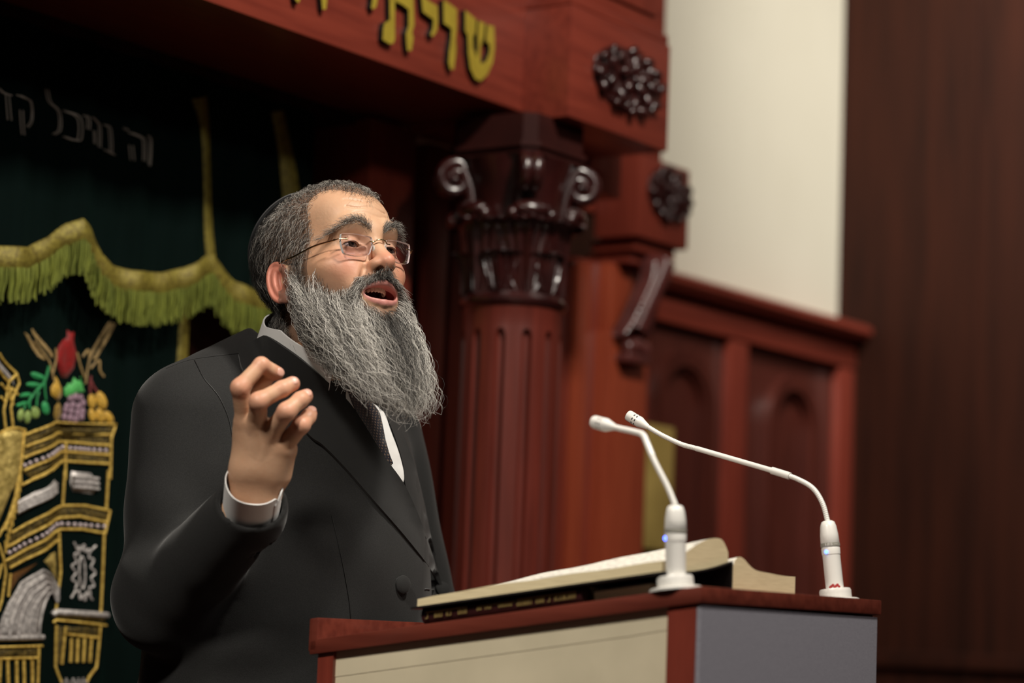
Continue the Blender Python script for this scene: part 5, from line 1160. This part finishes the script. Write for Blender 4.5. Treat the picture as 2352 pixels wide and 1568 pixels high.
# ---- shirt cuff: a band with an overlap and a slit, round the wrist
def band(c0,ax,e1,r,h0,h1,th,a0,a1,K=72,J=8,flare=0,name='cuff'):
    e2=np.cross(ax,e1); V=[]
    for lay in (0,1):
        for i in range(K+1):
            a=a0+(a1-a0)*i/K; rr2=r(a)-(th if lay else 0)
            for j in range(J+1):
                t=j/J; hh=h0(a)+(h1(a)-h0(a))*t; q=rr2+flare*t; V.append(c0+ax*hh+(e1*math.cos(a)+e2*math.sin(a))*q)
    m=(K+1)*(J+1); Fc=[]
    for i in range(K):
        for j in range(J): q=i*(J+1)+j; Fc.append((q,q+J+1,q+J+2,q+1)); Fc.append((m+q,m+q+1,m+q+J+2,m+q+J+1))
    for i in range(K):
        for j in (0,J): q=i*(J+1)+j; Fc.append((q,m+q,m+q+J+1,q+J+1))
    for i in (0,K):
        for j in range(J): q=i*(J+1)+j; Fc.append((q,q+1,m+q+1,m+q))
    return V,Fc
e1=cx-CA*(cx@CA); e1/=np.linalg.norm(e1)            # towards the right of the picture
e2=np.cross(CA,e1); sgn_=1 if e2@(-fw)>0 else -1
c0=P(578,1152,3.090)
A0=sgn_*math.radians(38)
b=MB(); rr1=lambda a:.0368+.0016*((a-A0)/6.283)*sgn_+.0005*math.sin(a*5)
tp=lambda a: .040-.014*math.exp(-((min(abs(a-A0),abs(a-A0-6.6)))/.22)**2)
b.add(*band(c0,CA,e1,rr1,lambda a:-.03,tp,.0016,A0,A0+6.6,90,8,.0012)); cf_=b.build('shirt_cuff',M_shirt,body,sharp=60)
bm=bmesh.new(); bm.from_mesh(cf_.data); bmesh.ops.recalc_face_normals(bm,faces=bm.faces[:]); bm.to_mesh(cf_.data); bm.free()
# ---- shirt collar: a band leaning round the neck, folded over
k0=P(700,880,3.395); k1_=P(736,715,3.335); ka=(k1_-k0); kl=np.linalg.norm(ka); ka/=kl
back=-(HR[:,1]); back=back-ka*(back@ka); back/=np.linalg.norm(back); 
b=MB(); rc=lambda a:.0800+.001*math.sin(a*3)
ht=lambda a: float(np.interp(abs(math.degrees(a)),[0,60,90,120,150,180],[.076,.091,.109,.102,.086,.070]))
b.add(*band(k0,ka,back,rc,lambda a: ht(a)-.060,ht,.0022,-2.75,2.75,90,8,-.006)); sh_=b.build('shirt_collar',M_shirt,body,sharp=60)
bm=bmesh.new(); bm.from_mesh(sh_.data); bmesh.ops.recalc_face_normals(bm,faces=bm.faces[:]); bm.to_mesh(sh_.data); bm.free()
cvv=[MW[sh_.name]@v.co for v in sh_.data.vertices]
jb2=BVHTree.FromPolygons([tuple(v) for v in jv]+[tuple(v) for v in cvv],[tuple(int(i) for i in f) for f in jf]+[tuple(len(jv)+i for i in p_.vertices) for p_ in sh_.data.polygons])
tz=Vol((-.60,3.1,.02),(.0,3.75,.95),.007)
tz.ell(tw(0,0,.85),(.175,.145,.16),k=.03,R=TR)
for s in (1,-1): tz.cap(tw(.09*s,0,.82),tw(.095*s,.005,.48),.098,.078,k=.03); tz.cap(tw(.095*s,.005,.48),tw(.097*s,.005,.10),.078,.068,k=.02)
tv,tff=tz.mesh(); mk('trousers',tv,tff,M_suit,body)
M_shoe=mat('black_shoe',(.01,.01,.01),.3,coat=.3)
for s in (1,-1):
    sz=Vol(tw(.1*s,.03,0)-np.array([.2,.2,0]),tw(.1*s,.03,0)+np.array([.2,.2,.16]),.005); sz.cap(tw(.095*s,-.04,.048),tw(.105*s,.15,.040),.043,.038,k=.02); sz.cap(tw(.097*s,-.02,.06),tw(.097*s,.0,.12),.043,.045,k=.02); sz.d[:,:,0]=.01
    q_=sz.sl((-9,-9,-1),(9,9,.012)); sz.d[q_[0]]=np.maximum(sz.d[q_[0]],(.004-q_[1][...,2]).astype(np.float32)); sv_,sf_=sz.mesh(); mk('shoe',sv_,sf_,M_shoe,body)
# ---- shirt, tie, lapels (outer shapes traced on the photograph, laid on the body)
M_tie=mat('dark_patterned_tie',(.010,.009,.014),.45,noise=(260,(1,1,1),(.09,.06,.045),.62,.68))
cloth('shirt_front',[(800,880),(840,905),(872,938),(884,950),(898,990),(915,1035),(927,1082),(925,1108),(905,1085),(870,1040),(835,985),(815,950),(795,915)],.004,.004,M_shirt,body,9)
# tie with woven pattern
nt=M_tie.node_tree; vt=nt.nodes.new('ShaderNodeTexVoronoi'); vt.inputs['Scale'].default_value=240; vt.inputs['Randomness'].default_value=.0; tcn=[n for n in nt.nodes if n.type=='TEX_COORD'][0]; nt.links.new(tcn.outputs['Object'],vt.inputs['Vector'])
rp=nt.nodes.new('ShaderNodeValToRGB'); rp.color_ramp.elements[0].position=.30; rp.color_ramp.elements[0].color=(.13,.085,.06,1); rp.color_ramp.elements[1].position=.42; rp.color_ramp.elements[1].color=(.008,.008,.014,1); nt.links.new(vt.outputs['Distance'],rp.inputs[0]); nt.links.new(rp.outputs[0],nt.nodes['Principled BSDF'].inputs['Base Color'])
cloth('necktie',[(795,885),(830,900),(868,940),(878,970),(886,1010),(896,1045),(903,1065),(890,1060),(872,1040),(850,1005),(832,972),(812,930)],.0085,.005,M_tie,body,8)
# ---- jacket lapels
lapR=[(548,812),(560,795),(600,772),(612,772),(640,790),(690,825),(735,862),(785,905),(815,940),(850,995),(885,1050),(925,1105),(950,1155),(972,1210),(994,1275),(1010,1325),(1016,1345),(1009,1341),(985,1300),(930,1230),(860,1150),(790,1070),(740,1020),(712,1000),(650,930),(600,880),(560,850)]
cloth('lapel',lapR,.011,.006,M_lapel,jac,12,jb2)
lapL=[(872,925),(900,940),(911,962),(932,1010),(955,1075),(974,1150),(990,1230),(1003,1290),(1006,1315),(992,1270),(974,1225),(950,1170),(931,1112),(927,1070),(911,1015),(893,968)]
cloth('lapel',lapL,.010,.006,M_lapel,jac,11)
def seam(name,pts,off=.0012,r=.0007,m=None):
    q=[]
    for x,y in smooth_path([(x,y,0) for x,y in pts],6)[:,:2]:
        h=onj(x,y,off)
        if h is not None: q.append(h[0])
    b=MB(); b.add(*tube(q,r,6)); return b.build(name,m or M_black,jac)
seam('dart_seam',[(762,1185),(775,1240),(790,1310),(803,1390),(808,1480)],.0004,.0007)
seam('armhole_seam',[(447,828),(468,868),(488,892),(505,915),(525,960),(535,1010),(538,1060)],.0003,.0008)
seam('shoulder_seam',[(382,846),(430,828),(490,818),(548,812)],.0003,.0007)
seam('collar_notch_seam',[(655,805),(648,840),(640,870)],.014,.0006)
cloth('breast_pocket_welt',[(1,1),(2,1),(2,2)],.001,.001,M_lapel,jac) if False else None
# buttons
for (x,y,r_) in ((922,1342,.0125),(1014,1354,.0115)):
    h=onj(x,y,.004) or onj(x-12,y,.004)
    p0,n_=h; n_=n_+.5*(CAM-p0)/np.linalg.norm(CAM-p0); n_/=np.linalg.norm(n_); b=MB(); b.add(*lathe(p0,[(r_*.7,-.004),(r_*.97,-.001),(r_,.0005),(r_*.95,.0022),(r_*.75,.0038),(r_*.4,.0048),(.0005,.0052)],32,axis=n_)); b.build('covered_button',M_lapel,jac)
q=[onj(x,y,.0012)[0] for x,y in ((975,1352),(985,1353),(996,1354)) if onj(x,y,.0012) is not None]
if len(q)>1: b=MB(); b.add(*tube(q,.0008,6)); b.build('buttonhole_stitching',mat('grey_thread',(.12,.12,.12),.8),jac)
